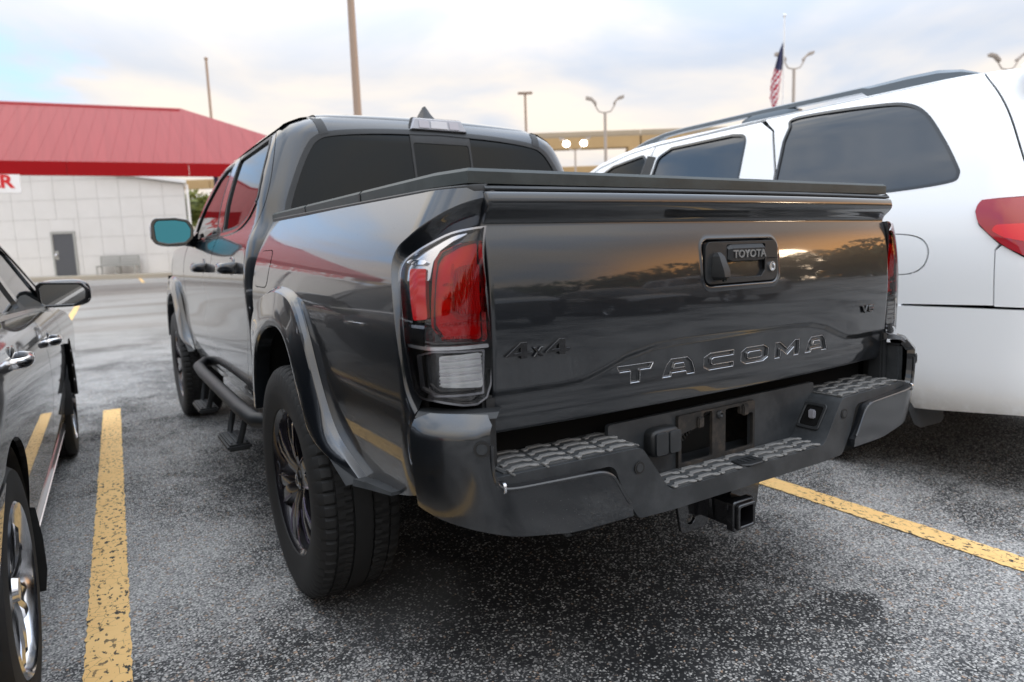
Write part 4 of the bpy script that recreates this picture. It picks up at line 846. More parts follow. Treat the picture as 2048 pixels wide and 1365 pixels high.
hx=plate('hitch_step_emblem',[[(-.042,-.018),(-.022,-.032),(.026,-.032),(.044,-.018),(.040,.022),(-.036,.022)]],(.003,-1.108,.5495),(1,0,0),(0,1,0),(0,0,1),.006,black_plastic,cen,bevel=.002)
for x in (-.018,0,.018): box('emblem_bar',(.004+x,-1.108,.5565),(.007,.030,.003),step_plastic,hx,bevel=.001)
for sg in (-1,1): plate('step_edge_trim',[rp([(-.012,-.02),(.012,-.02),(.012,.02),(-.012,.02)],.01)],(sg*.757,-1.118,.652),(0,.0,1),(0,1,0),(sg*-1,0,0),.006,satin_chrome,truck,bevel=.002)
# --- tow hitch
hy=-1.115
hr=plate('hitch_receiver',[rp([(-.034,-.034),(.034,-.034),(.034,.034),(-.034,.034)],.008),rp([(-.0255,-.0255),(.0255,-.0255),(.0255,.0255),(-.0255,.0255)],.005)],(0,hy+.30,.405),(1,0,0),(0,0,1),(0,-1,0),.30,gloss_black,truck,bevel=.002)
plate('hitch_collar',[rp([(-.042,-.042),(.042,-.042),(.042,.042),(-.042,.042)],.010),rp([(-.0335,-.0335),(.0335,-.0335),(.0335,.0335),(-.0335,.0335)],.008)],(0,hy+.035,.405),(1,0,0),(0,0,1),(0,-1,0),.025,gloss_black,hr,bevel=.003)
box('hitch_tube_end',(0,hy+.20,.405),(.05,.01,.05),dark_void,hr,bevel=0)
plate('hitch_plate',[rp([(-.15,.36),(-.05,.36),(-.04,.47),(-.17,.47)],.02),[(-.115+.016*math.cos(a),.395+.014*math.sin(a)) for a in np.linspace(0,2*PI,14,endpoint=False)]],(0,hy+.10,0),(1,0,0),(0,0,1),(0,-1,0),.010,gloss_black,truck,bevel=.002)
plate('hitch_plate',[rp([(.15,.36),(.05,.36),(.04,.47),(.17,.47)],.02),[(.115+.016*math.cos(a),.395+.014*math.sin(a)) for a in np.linspace(0,2*PI,14,endpoint=False)]],(0,hy+.10,0),(1,0,0),(0,0,1),(0,-1,0),.010,gloss_black,truck,bevel=.002)
tube('hitch_crossbar',[(-.48,hy+.16,.455),(.48,hy+.16,.455)],.038,gloss_black,truck,n=12)

# ------------------------------------------------------------------ generic car wheel
def car_wheel(par,x,y,z,Ro,Rr,wd,o,m,nsp=5,face=.02,tm=None):
    w=empty('wheel',(x,y,z),0,par); h=wd/2
    lathe('tyre',[(-h*.72,Rr*.97),(-h*.95,Rr*1.03),(-h,Rr*1.2),(-h*.96,Ro*.95),(-h*.82,Ro*.985),(-h*.5,Ro),(-h*.48,Ro-.007),(-h*.42,Ro-.007),(-h*.40,Ro),(-h*.02,Ro),(0,Ro-.007),(h*.05,Ro-.007),(h*.07,Ro),(h*.42,Ro),(h*.44,Ro-.007),(h*.5,Ro-.007),(h*.52,Ro),(h*.82,Ro*.985),(h*.96,Ro*.95),(h,Rr*1.2),(h*.95,Rr*1.03),(h*.72,Rr*.97)],rubber,w,n=96)
    lathe('rim',[(o*h*.2,0),(o*h*.2,Rr*.6),(o*h*.1,Rr*.86),(o*h*.7,Rr*.93),(o*h*.93,Rr*.965),(o*h*.99,Rr*1.0),(o*h*.93,Rr*1.03),(o*h*.7,Rr*1.02)],m,w,n=72)
    for k in range(nsp):
        a=2*PI*k/nsp+.3; rows=[]
        for r,ww,dx in ((Rr*.10,Rr*.17,h*.72),(Rr*.35,Rr*.15,h*.82),(Rr*.65,Rr*.17,h*.84),(Rr*.95,Rr*.24,h*.80)):
            c=(math.sin(a)*r,math.cos(a)*r); tq=(math.cos(a),-math.sin(a))
            rows.append([(o*(dx+dd),c[0]+tq[0]*ww*e,c[1]+tq[1]*ww*e) for e,dd in ((-1,-.05),(-.95,-.006),(-.6,0),(-.15,-.008),(.15,-.008),(.6,0),(.95,-.006),(1,-.05))])
        loft('spoke',rows,m,w,cu=True,cap=True,sharp=28)
    lathe('hub_cap',[(o*h*.80,0),(o*h*.90,0),(o*h*.88,Rr*.13),(o*h*.70,Rr*.16)],m,w,n=32)
    return w
# ------------------------------------------------------------------ charcoal sedan, alongside on the left
sedan=tag(empty('sedan',(-2.525,-.18,0),R(-1.3)),'charcoal sedan with bright alloy wheels, cut off by the left edge of the photo','sedan')
SP=sedan_paint; WB=2.73
sR=lambda s,z: sedM(s,sed_sec.tz(z))*[-1,1,1]
def both(nm,ol,m=None,holes=(),grid=.05,off=0.,thick=.015,par=None,M=None,seg=.03):
    M=M or sedM; sec=M.sec
    panel(nm,ol,M,m,par,holes=holes,grid=grid,off=off,thick=thick,seg=seg)
    return panel(nm,ol,lambda s,z:M(s,sec.tz(z))*[-1,1,1],m,par,holes=holes,grid=grid,off=off,thick=thick,seg=seg,hint=(1,0,0))
def arc(cy,cz,r,a0,a1,n=18): return [(cy+r*math.cos(a),cz+r*math.sin(a)) for a in np.linspace(R(a0),R(a1),n)]
seam2=cr([(.13,.905),(.16,.87),(.25,.80),(.33,.73),(.42,.62),(.50,.50),(.62,.36),(.66,.27)],4)
seam1=cr([(1.28,.955),(1.31,.88),(1.32,.78),(1.33,.6),(1.34,.40),(1.34,.27)],4)
roofl=lambda s: float(np.interp(s,[-.75,-.3,.2,.7,1.2,1.6,2.0,2.45],[.97,1.16,1.345,1.405,1.412,1.375,1.24,.94]))
belt=lambda s: float(np.interp(s,[-.8,0,.6,1.47,2.16,2.5],[.972,.972,.965,.942,.905,.90]))
# quarter panel with wheel arch
q_=[(-1.32,.950),(-1.02,.958)]+[(s,belt(s)) for s in (-.8,-.4,0,.10)]+seam2[1:]+[(.52,.27)]+arc(0,.335,.365,0,118,14)[1:]+[(-.30,.645),(-.55,.672),(-1.0,.70),(-1.32,.70)]
both('quarter_panel',q_,SP,par=sedan)
both('door',[(s,belt(s)) for s in (.14,.6,1.0,1.275)]+seam1[1:]+seam2[::-1][:-1],SP,par=sedan,M=sedM)
fs=cr([(2.20,.895),(2.18,.75),(2.16,.55),(2.20,.38),(2.22,.27)],4)
both('door',[(s,belt(s)) for s in (1.29,1.6,2.0)]+[(2.20,.900)]+fs[1:]+[(x+.007,z) for x,z in seam1[::-1]],SP,par=sedan)
fe=arc(WB,.335,.365,180,0,18)
both('fender',[(2.21,.896),(2.6,.885),(3.1,.83),(3.45,.74),(3.50,.50),(3.40,.27)]+fe[::-1]+[(2.28,.27)]+[(x+.007,z) for x,z in fs[::-1]],SP,par=sedan,M=sedM)
both('bumper',[(-1.00,.690),(-.55,.663),(-.30,.636)]+arc(0,.335,.365,122,172,8)+[(-.36,.22),(-.9,.23),(-1.9,.26),(-2.2,.26),(-2.2,.70),(-1.3,.70)],SP,par=sedan,grid=.06,off=.004)
both('rocker',[(.50,.275),(2.32,.275),(2.30,.195),(.46,.195)],SP,par=sedan,off=.012,thick=.03)
both('rocker_moulding',[(.60,.262),(2.2,.262),(2.2,.250),(.60,.250)],satin_chrome,par=sedan,off=.016,thick=.01)
# windows
both('side_window',[(s,belt(s)+.004) for s in (.13,.6,1.21)]+[(1.21,roofl(1.21)-.045)]+[(s,roofl(s)-.045) for s in (.9,.6,.35)]+[(.30,1.33)],glass_tint,par=sedan,off=-.010,thick=0)
both('side_window',[(s,belt(s)+.004) for s in (1.30,1.6,2.0,2.28)]+[(s,roofl(s)-.05) for s in (2.22,2.0,1.6,1.30)],glass_tint,par=sedan,off=-.010,thick=0)
both('quarter_window',[(-.35,.985),(.08,.985),(.22,1.28),(.0,1.20)],glass_tint,par=sedan,off=-.008,thick=0)
wo=[(s,belt(s)+.001) for s in (-.62,0,.6,1.2,2.0,2.36)]+[(s,roofl(s)) for s in (2.36,2.2,2.0,1.8,1.6,1.2,.7,.2,-.1,-.3,-.6)]
hs=[[(.15,.985),(1.20,.968),(1.215,1.365),(.75,1.36),(.42,1.335),(.30,1.27)],[(1.305,.965),(2.20,.925),(1.98,1.185),(1.62,1.315),(1.30,1.362)],[(-.33,.992),(.06,.992),(.19,1.26),(.0,1.185)]]
both('window_frame',wo,gloss_black,par=sedan,holes=[rp(h,.03) for h in hs],off=-.001,thick=.012)
both('belt_trim',[(s,belt(s)+.006) for s in (-.6,0,.6,1.47,2.16,2.36)]+[(s,belt(s)-.008) for s in (2.36,2.16,1.47,.6,0,-.6)],satin_chrome,par=sedan,off=.004,thick=.008,grid=0)
top_=[(s,roofl(s)) for s in np.linspace(2.42,-.66,20)]
both('roof_rail',[(s,roofl(s)+.003) for s in np.linspace(2.42,-.66,20)]+[(s,roofl(s)-.028) for s in np.linspace(-.66,2.42,20)],SP,par=sedan,off=.003,thick=.012,grid=0)
rows=[]
for s in np.linspace(1.55,.15,9):
    z=roofl(s)+.002; w=float(sed_sec.w(sed_sec.tz(z))); rows.append([(x,s-.05*(1-(x/w)**2)*0,z+.055*(1-(abs(x)/w)**2.2)) for x in np.linspace(-w,w,15)])
loft('roof',rows,SP,sedan,sharp=60)
def glass_rows(ss):
    out=[]
    for s,bow in ss:
        z=roofl(s); w=float(sed_sec.w(sed_sec.tz(z))); out.append([(x,s+bow*(1-(x/w)**2),z+.055*(1-(abs(x)/w)**2.2)*min(1,(z-.9)/.45)) for x in np.linspace(-w,w,15)])
    return out
loft('windshield',glass_rows([(1.55,.06),(1.8,.12),(2.0,.16),(2.42,.24)]),glass_tint,sedan)
loft('rear_window',glass_rows([(.15,-.05),(-.1,-.1),(-.35,-.13),(-.66,-.15)]),glass_tint,sedan)
loft('hood',[[(x,y+.1*(1-(x/.85)**2),z+.03*(1-(x/.85)**2)) for x in np.linspace(-w,w,15)] for y,z,w in ((2.40,.93,.865),(2.9,.89,.86),(3.3,.80,.80),(3.5,.70,.72))],SP,sedan,sharp=60)
loft('boot_lid',[[(x,y-.08*(1-(x/.85)**2),z+.02*(1-(x/.85)**2)) for x in np.linspace(-w,w,15)] for y,z,w in ((-.62,.972,.862),(-.9,.968,.84),(-1.10,.958,.74),(-1.17,.93,.62),(-1.19,.80,.62),(-1.19,.70,.62))],SP,sedan,sharp=60)
bm=bmesh.new(); addbox(bm,(0,1.1,.52),(1.55,4.3,.50)); addbox(bm,(0,.8,1.0),(1.1,1.9,.30)); bmobj('underbody',bm,dark_void,sedan)
loft('front_bumper',[[(x,3.62-.45*(abs(x)/.9)**3,z) for x in np.linspace(-.88,.88,15)] for z in (.74,.55,.40,.22)],SP,sedan,sharp=60)
wz=.315
cw=car_wheel(sedan,.790,0,wz,.318,.216,.215,1,alloy_bright,7)
c2_=copy_tree(cw,sedan); c2_.location=(.790,WB,wz)
for y in (0,WB): c3_=copy_tree(cw,sedan); c3_.location=(-.79,y,wz); c3_.rotation_euler=(0,0,PI)
# mud flap, arch liner with its clips, mirror, handles
for sg in (-1,1):
    loft('mud_flap',[[(sg*.895,.40,.40),(sg*.80,.42,.42)],[(sg*.905,.395,.30),(sg*.78,.41,.30)],[(sg*.905,.40,.20),(sg*.78,.41,.20)],[(sg*.895,.405,.13),(sg*.79,.41,.13)]],black_plastic,sedan,smooth=True)
    arch=loft('wheel_arch_liner',[[(sg*x,cy+.350*math.cos(a),.335+.350*math.sin(a)) for a in np.linspace(R(-5),R(185),18)] for cy in (0,) for x in (.888,.60)],black_plastic,sedan)
    arch2=loft('wheel_arch_liner',[[(sg*x,WB+.350*math.cos(a),.335+.350*math.sin(a)) for a in np.linspace(R(-5),R(185),18)] for x in (.91,.60)],black_plastic,sedan)
    loft('arch_flap',[[(sg*.905,WB-.31,z),(sg*.925,WB-.335,z),(sg*.93,WB-.37,z)] for z in (.70,.6,.5,.42)],black_plastic,sedan)
    for z in (.66,.58,.50): box('flap_clip',(sg*.934,WB-.352,z),(.006,.014,.014),white_lamp,sedan,bevel=.002)
    mr=empty('door_mirror',(sg*.945,2.12,.985),0,sedan)
    ball('mirror_housing',(0,.056,0),(.120,.065,.072),SP,mr,p=3.4,nu=30,nv=18)
    fl=rp([(-.112*sg,-.05),(-.10*sg,-.066),(.05*sg,-.066),(.112*sg,-.035),(.118*sg,.02),(.09*sg,.056),(-.09*sg,.064),(-.114*sg,.045)],.02,5)
    rot=Matrix.Rotation(-sg*.16,3,'Z')@Matrix.Rotation(.06,3,'X'); 
    plate('mirror_frame',[fl,[(x*.86,z*.80) for x,z in fl]],(0,-.018,0),rot@Vector((1,0,0)),rot@Vector((0,0,1)),rot@Vector((0,-1,0)),.020,gloss_black,mr,bevel=.004)
    plate('mirror_face',[[(x*.87,z*.81) for x,z in fl]],(0,-.026,0),rot@Vector((1,0,0)),rot@Vector((0,0,1)),rot@Vector((0,-1,0)),.004,mirror_plain,mr)
    loft('mirror_arm',[[(sg*-.06,.02,-.05),(sg*-.06,.09,-.05),(sg*-.09,.10,-.05),(sg*-.10,.02,-.05)],[(sg*-.09,.03,-.075),(sg*-.09,.10,-.075),(sg*-.16,.12,-.06),(sg*-.15,.03,-.06)],[(sg*-.13,.05,-.13),(sg*-.13,.12,-.13),(sg*-.20,.16,-.06),(sg*-.19,.05,-.06)]],SP,mr,cu=True,cap=True)
    for yc,zc_ in ((.42,.850),(1.55,.800)):
        X=sg*float(sed_sec.w(sed_sec.tz(zc_)))
        ball('handle_recess',(X*.992,yc,zc_),(.008,.06,.045),gloss_black,sedan,p=2.4)
        loft('door_handle',[[(X+sg*(dx+.011*math.cos(a)),yc+dy,zc_+.016*math.sin(a)) for a in np.linspace(0,2*PI,12,endpoint=False)] for dy,dx in ((-.11,0),(-.10,.018),(-.07,.032),(0,.036),(.07,.032),(.10,.018),(.11,0))],chrome,sedan,cu=True,cap=True)
both('taillight',rp([(-1.04,.905),(-1.34,.925),(-1.36,.76),(-1.14,.765)],.03,4),suv_lens,par=sedan,off=.008,thick=.02,grid=.03)
for sg in (-1,1): ball('headlight',(sg*.70,3.30,.70),(.16,.17,.065),white_lamp,sedan,p=3)
# ------------------------------------------------------------------ white SUV on the right
suv=tag(empty('suv',(2.70,0,0)),'large white SUV with grey roof rails and privacy glass beside the pickup','suv')
def sb(nm,ol,m,**k): return both(nm,ol,m,par=suv,M=suvM,**k)
WP=white_paint; sy=-.10; sfy=3.0
qwin=cr([(.165,1.66),(.150,1.735)]+[(0.151, 1.776), (-0.012, 1.778), (-0.313, 1.757), (-0.468, 1.731), (-0.567, 1.67), (-0.668, 1.54), (-0.743, 1.422), (-0.76, 1.378), (-0.726, 1.354), (-0.505, 1.339)]+[(-.2,1.338),(.13,1.337),(.158,1.37)],5)
tgs=[(-0.764, 1.809), (-0.84, 1.712), (-0.906, 1.596), (-0.991, 1.402)]; 
lamp=[(-0.861, 1.213), (-0.878, 1.259), (-0.941, 1.262), (-1.017, 1.262)]; lampb=[(-1.047, 1.031), (-0.963, 1.084), (-0.883, 1.161)]
LA=lamp[:0]+cr([lampb[-1]]+lamp,5)[5:]+[(-1.20,1.265),(-1.34,1.245),(-1.36,1.10),(-1.25,1.005)]+cr(lampb+[lamp[0]],5)[:-1]
fuel_=cr([(-.40,1.12),(-.45,1.137),(-.57,1.137),(-.655,1.115),(-.692,1.063),(-.680,.998),(-.63,.960),(-.55,.952),(-.45,.953),(-.40,.968),(-.385,1.045),(-.40,1.12)],4)[:-1]
seamd=[(.35,1.80),(.25,1.735),(.17,1.50),(.15,1.35),(.20,1.1),(.36,.92),(.44,.72),(.46,.50)]
QP=[(.345,1.812)]+[(tgs[0][0],1.812)]+cr(tgs,4)+[(-1.035,1.27)]+[( -1.05,1.268)]+[(a+.004,b+.004) for a,b in lamp[::-1]][1:]+[(a+.004,b-.004) for a,b in lampb[::-1]][:2]+[(-.945,1.06),(-.950,.832),(-.58,.822)]+arc(sy,.40,.47,155,0,16)+[(.46,.5)]+seamd[::-1][1:-1]
sb('quarter_panel',QP,WP,holes=[qwin,fuel_],grid=.05)
c0=np.mean(fuel_,0); sb('fuel_door',[tuple(c0+(np.array(p)-c0)*.955) for p in fuel_],WP,off=.001)
sb('quarter_window',grow(resample(qwin,.03),.003),suv_glass,off=-.006,thick=0)
sb('window_seal',grow(resample(qwin,.03),.010),gloss_black,holes=[grow(resample(qwin,.03),-.004)],off=.001,thick=.008,grid=0)
sb('lower_quarter_panel',[(-.955,.828),(-1.30,.828),(-1.30,1.04),(-1.047,1.026),(-.97,1.075),(-.950,1.055)],WP,grid=.06)
sb('bumper',[(-.50,.812),(-1.6,.822),(-2.15,.822),(-2.15,.40),(-1.04,.385),(-.70,.345),(-.56,.335)]+arc(sy,.40,.475,185,118,8),WP,grid=.06,off=.006,thick=.03)
sb('taillight',rp(grow(resample(LA,.02),-.002),.012,3),suv_lens,off=.010,thick=.03,grid=.03)
sb('brake_reflector',rp([(-0.929, 1.135), (-0.945, 1.158), (-1.052, 1.157), (-1.06, 1.083), (-0.978, 1.105)],.02,5),mat('suv_brake_lens',(.75,.012,.02),.3,0,.6,.05),off=.0112,thick=.001,grid=.02)
TG=[(tgs[0][0]-.012,1.812)]+[(a-.008,b) for a,b in cr(tgs,4)]+[(-1.06,1.272),(-1.20,1.275),(-1.35,1.255),(-1.37,1.10),(-1.31,1.03),(-1.31,.830),(-2.12,.830),(-2.02,1.812)]
sb('liftgate',TG,WP,grid=.06)
sb('liftgate_gap',[(tgs[0][0]+.01,1.812)]+[(a+.012,b) for a,b in cr(tgs,4)]+[(-1.04,1.25)]+[(-1.09,1.25)]+[(a-.03,b) for a,b in cr(tgs,4)][::-1],dark_void,off=-.02,thick=0,grid=.05)
sb('rear_window',rp([(-1.32,1.68),(-1.36,1.34),(-2.10,1.34),(-2.02,1.68)],[.06,.06,0,0]),suv_glass,off=.002,thick=0)
loft('rear_spoiler',[[(sg*x,y,z) for sg in (-1,1) for x,y,z in (pts if sg<0 else pts[::-1])] for pts in ([(.80,-.92,1.80),(.70,-.90,1.835),(.3,-.90,1.86)],[(.77,-1.10,1.762),(.70,-1.13,1.800),(.3,-1.16,1.825)],[(.765,-1.10,1.742),(.70,-1.12,1.770),(.3,-1.14,1.79)],[(.79,-.93,1.73),(.70,-.94,1.73),(.3,-.94,1.73)])],WP,suv,cu=True,cap=True,sharp=35)
rw_=rp([(.42,1.345),(.44,1.735),(.55,1.752),(1.04,1.748),(1.14,1.70),(1.20,1.33)],[.03,.06,.03,.02,.05,.03],5)
sb('door',[(.365,1.80),(.265,1.735),(.185,1.50),(.165,1.35),(.215,1.1),(.375,.92),(.455,.72),(.48,.45),(1.25,.45),(1.25,1.3),(1.20,1.785)],WP,holes=[rw_])
sb('side_window',grow(resample(rw_,.03),.003),suv_glass,off=-.008,thick=0)
sb('window_seal',grow(resample(rw_,.03),.012),gloss_black,holes=[grow(resample(rw_,.03),-.003)],off=.001,thick=.008,grid=0)
fw_=rp([(1.32,1.335),(1.26,1.70),(1.30,1.735),(1.60,1.695),(1.95,1.54),(2.25,1.34)],[.03,.03,.05,.05,.05,.02],5)
sb('door',[(1.26,.45),(1.26,1.3),(1.215,1.785),(1.45,1.765),(1.75,1.70),(2.05,1.54),(2.36,1.32),(2.38,.9),(2.34,.45)],WP,holes=[fw_])
sb('side_window',grow(resample(fw_,.03),.003),glass_tint,off=-.008,thick=0)
sb('window_seal',grow(resample(fw_,.03),.012),gloss_black,holes=[grow(resample(fw_,.03),-.003)],off=.001,thick=.008,grid=0)
sb('pillar_trim',[(1.165,1.71),(1.22,1.335),(1.31,1.335),(1.25,1.73)],black_plastic,off=.003,thick=.004)
sb('fender',[(2.39,1.30),(2.9,1.25),(3.5,1.16),(3.75,1.0),(3.78,.5)]+arc(sfy,.40,.47,0,180,14)+[(2.36,.45),(2.385,.9)],WP,grid=.08)
def srz(s): return float(np.interp(s,[-.8,1.2,1.45,1.75,2.05,2.4],[1.812,1.812,1.775,1.70,1.55,1.31]))
sb('roof_side',[(-.765,1.815),(.3,1.822),(1.2,1.80),(1.45,1.775),(1.75,1.712),(1.95,1.62),(1.95,1.65),(1.75,1.74),(1.45,1.803),(1.2,1.824),(-.60,1.824)],WP,grid=.04,off=.0)
loft('roof',[[(x,y,1.824+dz+.075*(1-(abs(x)/.685)**2)) for x in np.linspace(-.685,.685,15)] for y,dz in ((-.92,-.02),(-.7,0),(.3,.01),(1.0,0),(1.4,-.02),(1.75,-.10),(1.95,-.19))],WP,suv,sharp=60)
loft('windshield',[[(x*w,y+.1*(1-x*x),z+.03*(1-x*x)) for x in np.linspace(-1,1,13)] for y,z,w in ((1.75,1.765,.64),(1.95,1.67,.70),(2.2,1.48,.80),(2.45,1.28,.90))],glass_tint,suv)
loft('hood',[[(x*w,y+.1*(1-x*x),z+.04*(1-x*x)) for x in np.linspace(-1,1,13)] for y,z,w in ((2.40,1.29,.93),(3.0,1.24,.92),(3.6,1.13,.85),(3.8,1.0,.78))],WP,suv,sharp=60)
loft('front_bumper',[[(x,3.88-.4*(abs(x)/.98)**3,z) for x in np.linspace(-.97,.97,15)] for z in (1.02,.8,.6,.38)],WP,suv,sharp=60)
bm=bmesh.new(); addbox(bm,(0,1.3,.62),(1.7,4.6,.46)); addbox(bm,(0,.6,1.35),(1.35,2.6,.75)); bmobj('underbody',bm,dark_void,suv)
for sg in (-1,1):
    rl=[]
    zt=lambda y: 1.893+.022*np.clip((y+.9)/1.2,0,1)-.05*np.clip(y-1.05,0,9)**1.6
    def sect(y,w,h,zb,x0=.70): return [(sg*(x0-w),y,zb),(sg*(x0-w),y,zb+h*.8),(sg*(x0-w*.5),y,zb+h),(sg*(x0+w*.5),y,zb+h),(sg*(x0+w),y,zb+h*.75),(sg*(x0+w),y,zb)]
    loft('roof_rail',[sect(-.74,.010,.010,1.812),sect(-.66,.022,.044,1.812),sect(-.56,.030,.064,1.812),sect(-.42,.030,.066,1.814),sect(-.24,.028,.056,1.820),sect(-.20,.022,.030,1.850),sect(.40,.020,.028,1.857),sect(1.0,.020,.028,1.857),sect(1.18,.020,.028,1.850),sect(1.36,.024,.050,1.805),sect(1.60,.018,.036,1.755),sect(1.78,.008,.01,1.715)],mat('rail_grey',(.13,.16,.19),.38,.35,.3) if sg<0 else MATS['rail_grey'],suv,cu=True,cap=True,sharp=40)
    loft('rail_foot',[sect(.16,.02,.030,1.812),sect(.24,.022,.056,1.812),sect(.46,.022,.056,1.814),sect(.54,.02,.030,1.814)],MATS['rail_grey'],suv,cu=True,cap=True)
cw=car_wheel(suv,-.855,sy,.385,.392,.235,.27,-1,alloy_bright,5)
for x,y,r in ((-.855,sfy,0),(.855,sy,PI),(.855,sfy,PI)): k=copy_tree(cw,suv); k.location=(x,y,.385); k.rotation_euler=(0,0,r)
for sg in (-1,1):
    loft('wheel_arch_liner',[[(sg*x,sy+.46*math.cos(a),.40+.46*math.sin(a)) for a in np.linspace(R(-8),R(188),20)] for x in (.975,.62)],black_plastic,suv)
    loft('mud_flap',[[(sg*.98,sy-.50,.42),(sg*.68,sy-.50,.42)],[(sg*.985,sy-.53,.34),(sg*.68,sy-.53,.34)],[(sg*.97,sy-.55,.27),(sg*.70,sy-.55,.255)],[(sg*.92,sy-.555,.245),(sg*.74,sy-.555,.24)]],step_plastic,suv)
    mr=ball('door_mirror',(sg*1.10,2.15,1.36),(.13,.09,.11),WP,suv,p=3.2)
    ball('headlight',(sg*.78,3.55,1.02),(.16,.16,.10),white_lamp,suv,p=3)
    for yc in (.52,1.42):
        X=sg*float(suv_sec.w(suv_sec.tz(1.12))); loft('door_handle',[[(X+sg*(dx+.012*math.cos(a)),yc+dy,1.12+.018*math.sin(a)) for a in np.linspace(0,2*PI,10,endpoint=False)] for dy,dx in ((-.11,0),(-.09,.025),(0,.035),(.09,.025),(.11,0))],WP,suv,cu=True,cap=True)

# ------------------------------------------------------------------ more parked cars: one ahead, a row behind the camera that shows in the paintwork
def park(src,name,label,x,y,rz,paintm=None,old=None):
    c=copy_tree(src); c.name=name; c.location=(x,y,0); c.rotation_euler=(0,0,rz); c['label']=label; c['group']='cars parked in the lot'
    if paintm:
        st=list(c.children)
        while st:
            o=st.pop(); st+=list(o.children)
            if o.type=='MESH' and o.material_slots and o.material_slots[0].material==old: o.material_slots[0].link='OBJECT'; o.material_slots[0].material=paintm
    return c
sedan['group']=suv['group']=truck['group']='cars parked in the lot'
PARK=[park(suv,'suv','white SUV parked farther ahead, glimpsed between the pickup mirror and its door',1.5,13.9,0)]
for ch in list(PARK[0].children):
    if ch.name.startswith('door_mirror'): bpy.data.objects.remove(ch)
park(sedan,'sedan','dark red sedan out beyond the charcoal sedan, mirrored in the pickup doors',-9.5,11.5,R(80),red_paint,SP)
park(suv,'suv','dark grey SUV parked nose out behind the camera, mirrored in the left of the tailgate',2.2,-11.5,0.,grey_paint,WP)
park(sedan,'sedan','charcoal sedan parked behind the camera, mirrored in the middle of the tailgate',5.6,-11.2,R(2))
park(suv,'suv','silver SUV parked behind the camera, mirrored in the right of the tailgate',9.6,-11.6,0.,mat('silver_car_paint',(.30,.31,.32),.35,.5,.8,.03),WP)

# ------------------------------------------------------------------ ground (one sheet; the lot rises gently towards the far building)
FW=np.array([0.52684,0.84996]); RT=np.array([0.84996,-0.52684]); C0=np.array([-1.41396,-2.24522])
def loc(r,d): return C0+RT*r+FW*d
def gz(x,y):
    d=(np.array([x,y])-C0)@FW; t=min(1,max(0,(d-9)/25)); return .42*t*t*(3-2*t)
def ground_patch(name,rs,ds,m,dz=0,kind='structure'):
    V=[];F=[]
    for d in ds:
        for r in rs: p=loc(r,d); V.append((p[0],p[1],gz(*p)+dz))
    n=len(rs)
    for i in range(len(ds)-1):
        for j in range(n-1): F.append((i*n+j,i*n+j+1,(i+1)*n+j+1,(i+1)*n+j))
    return tag(mk(name,V,F,m,None,sharp=None),kind=kind)
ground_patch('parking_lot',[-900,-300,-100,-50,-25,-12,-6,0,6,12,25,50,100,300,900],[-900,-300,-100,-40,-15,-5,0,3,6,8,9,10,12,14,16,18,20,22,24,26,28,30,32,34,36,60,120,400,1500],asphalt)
bpy.data.objects['parking_lot']['label']='worn grey asphalt car park with pale chippings, dark stains and painted shade under the pickup'
def ribbon(name,pts,w,label,jit=.002,dz=.004):
    P=[np.array(p,float) for p in pts]; tot=sum(np.hypot(*(b-a)) for a,b in zip(P,P[1:])); V=[];F=[];n=max(2,int(tot/.02))
    if tot>8: n=int(tot/.1)
    dd=np.cumsum([0]+[np.hypot(*(b-a)) for a,b in zip(P,P[1:])])
    for i in range(n+1):
        s=tot*i/n; x=np.interp(s,dd,[p[0] for p in P]); y=np.interp(s,dd,[p[1] for p in P]); k=min(len(P)-2,int(np.searchsorted(dd,s,side='right')-1)); t=P[k+1]-P[k]; t/=np.hypot(*t); nn=np.array([t[1],-t[0]])
        for e,sg in ((-1,-1),(1,1)):
            q=np.array([x,y])+nn*sg*(w/2+rng.normal(0,jit)); V.append((*q,gz(*q)+dz))
    for i in range(n): F.append((2*i,2*i+1,2*i+3,2*i+2))
    o=mk(name,V,F,yellow_line,None,sharp=None); tag(o,label,None,'yellow bay lines','structure'); return o
Lp=[(-1.363, 3.807), (-1.479, -0.21)]; 
ribbon('parking_line',[Lp[0],np.array(Lp[0])+(np.array(Lp[1])-np.array(Lp[0]))*1.5],.118,'yellow painted bay line between the sedan and the pickup')
Rp=[(1.205, -0.3), (1.187, -1.307)]; Rp=[np.array(p) for p in Rp]; u_=(Rp[1]-Rp[0])/np.hypot(*(Rp[1]-Rp[0]))
ribbon('parking_line',[Rp[0]-u_*1.6-np.array([.0,-.0]),Rp[1]+u_*1.5],.118,'yellow painted bay line running under the right side of the pickup')
for px,py,qx,qy,lb in [(1.06, 45.49, 0.47, 29.41, 'short yellow bay mark near the far kerb, nearer the bench'), (-2.37, 48.83, -1.96, 33.83, 'short yellow bay mark at the far kerb below the grey door'), (-1.73, 18.48, -1.86, 13.67, 'yellow bay line seen just past the sedan mirror')]: ribbon('parking_line',[(px,py),(qx,qy)],.12,lb)
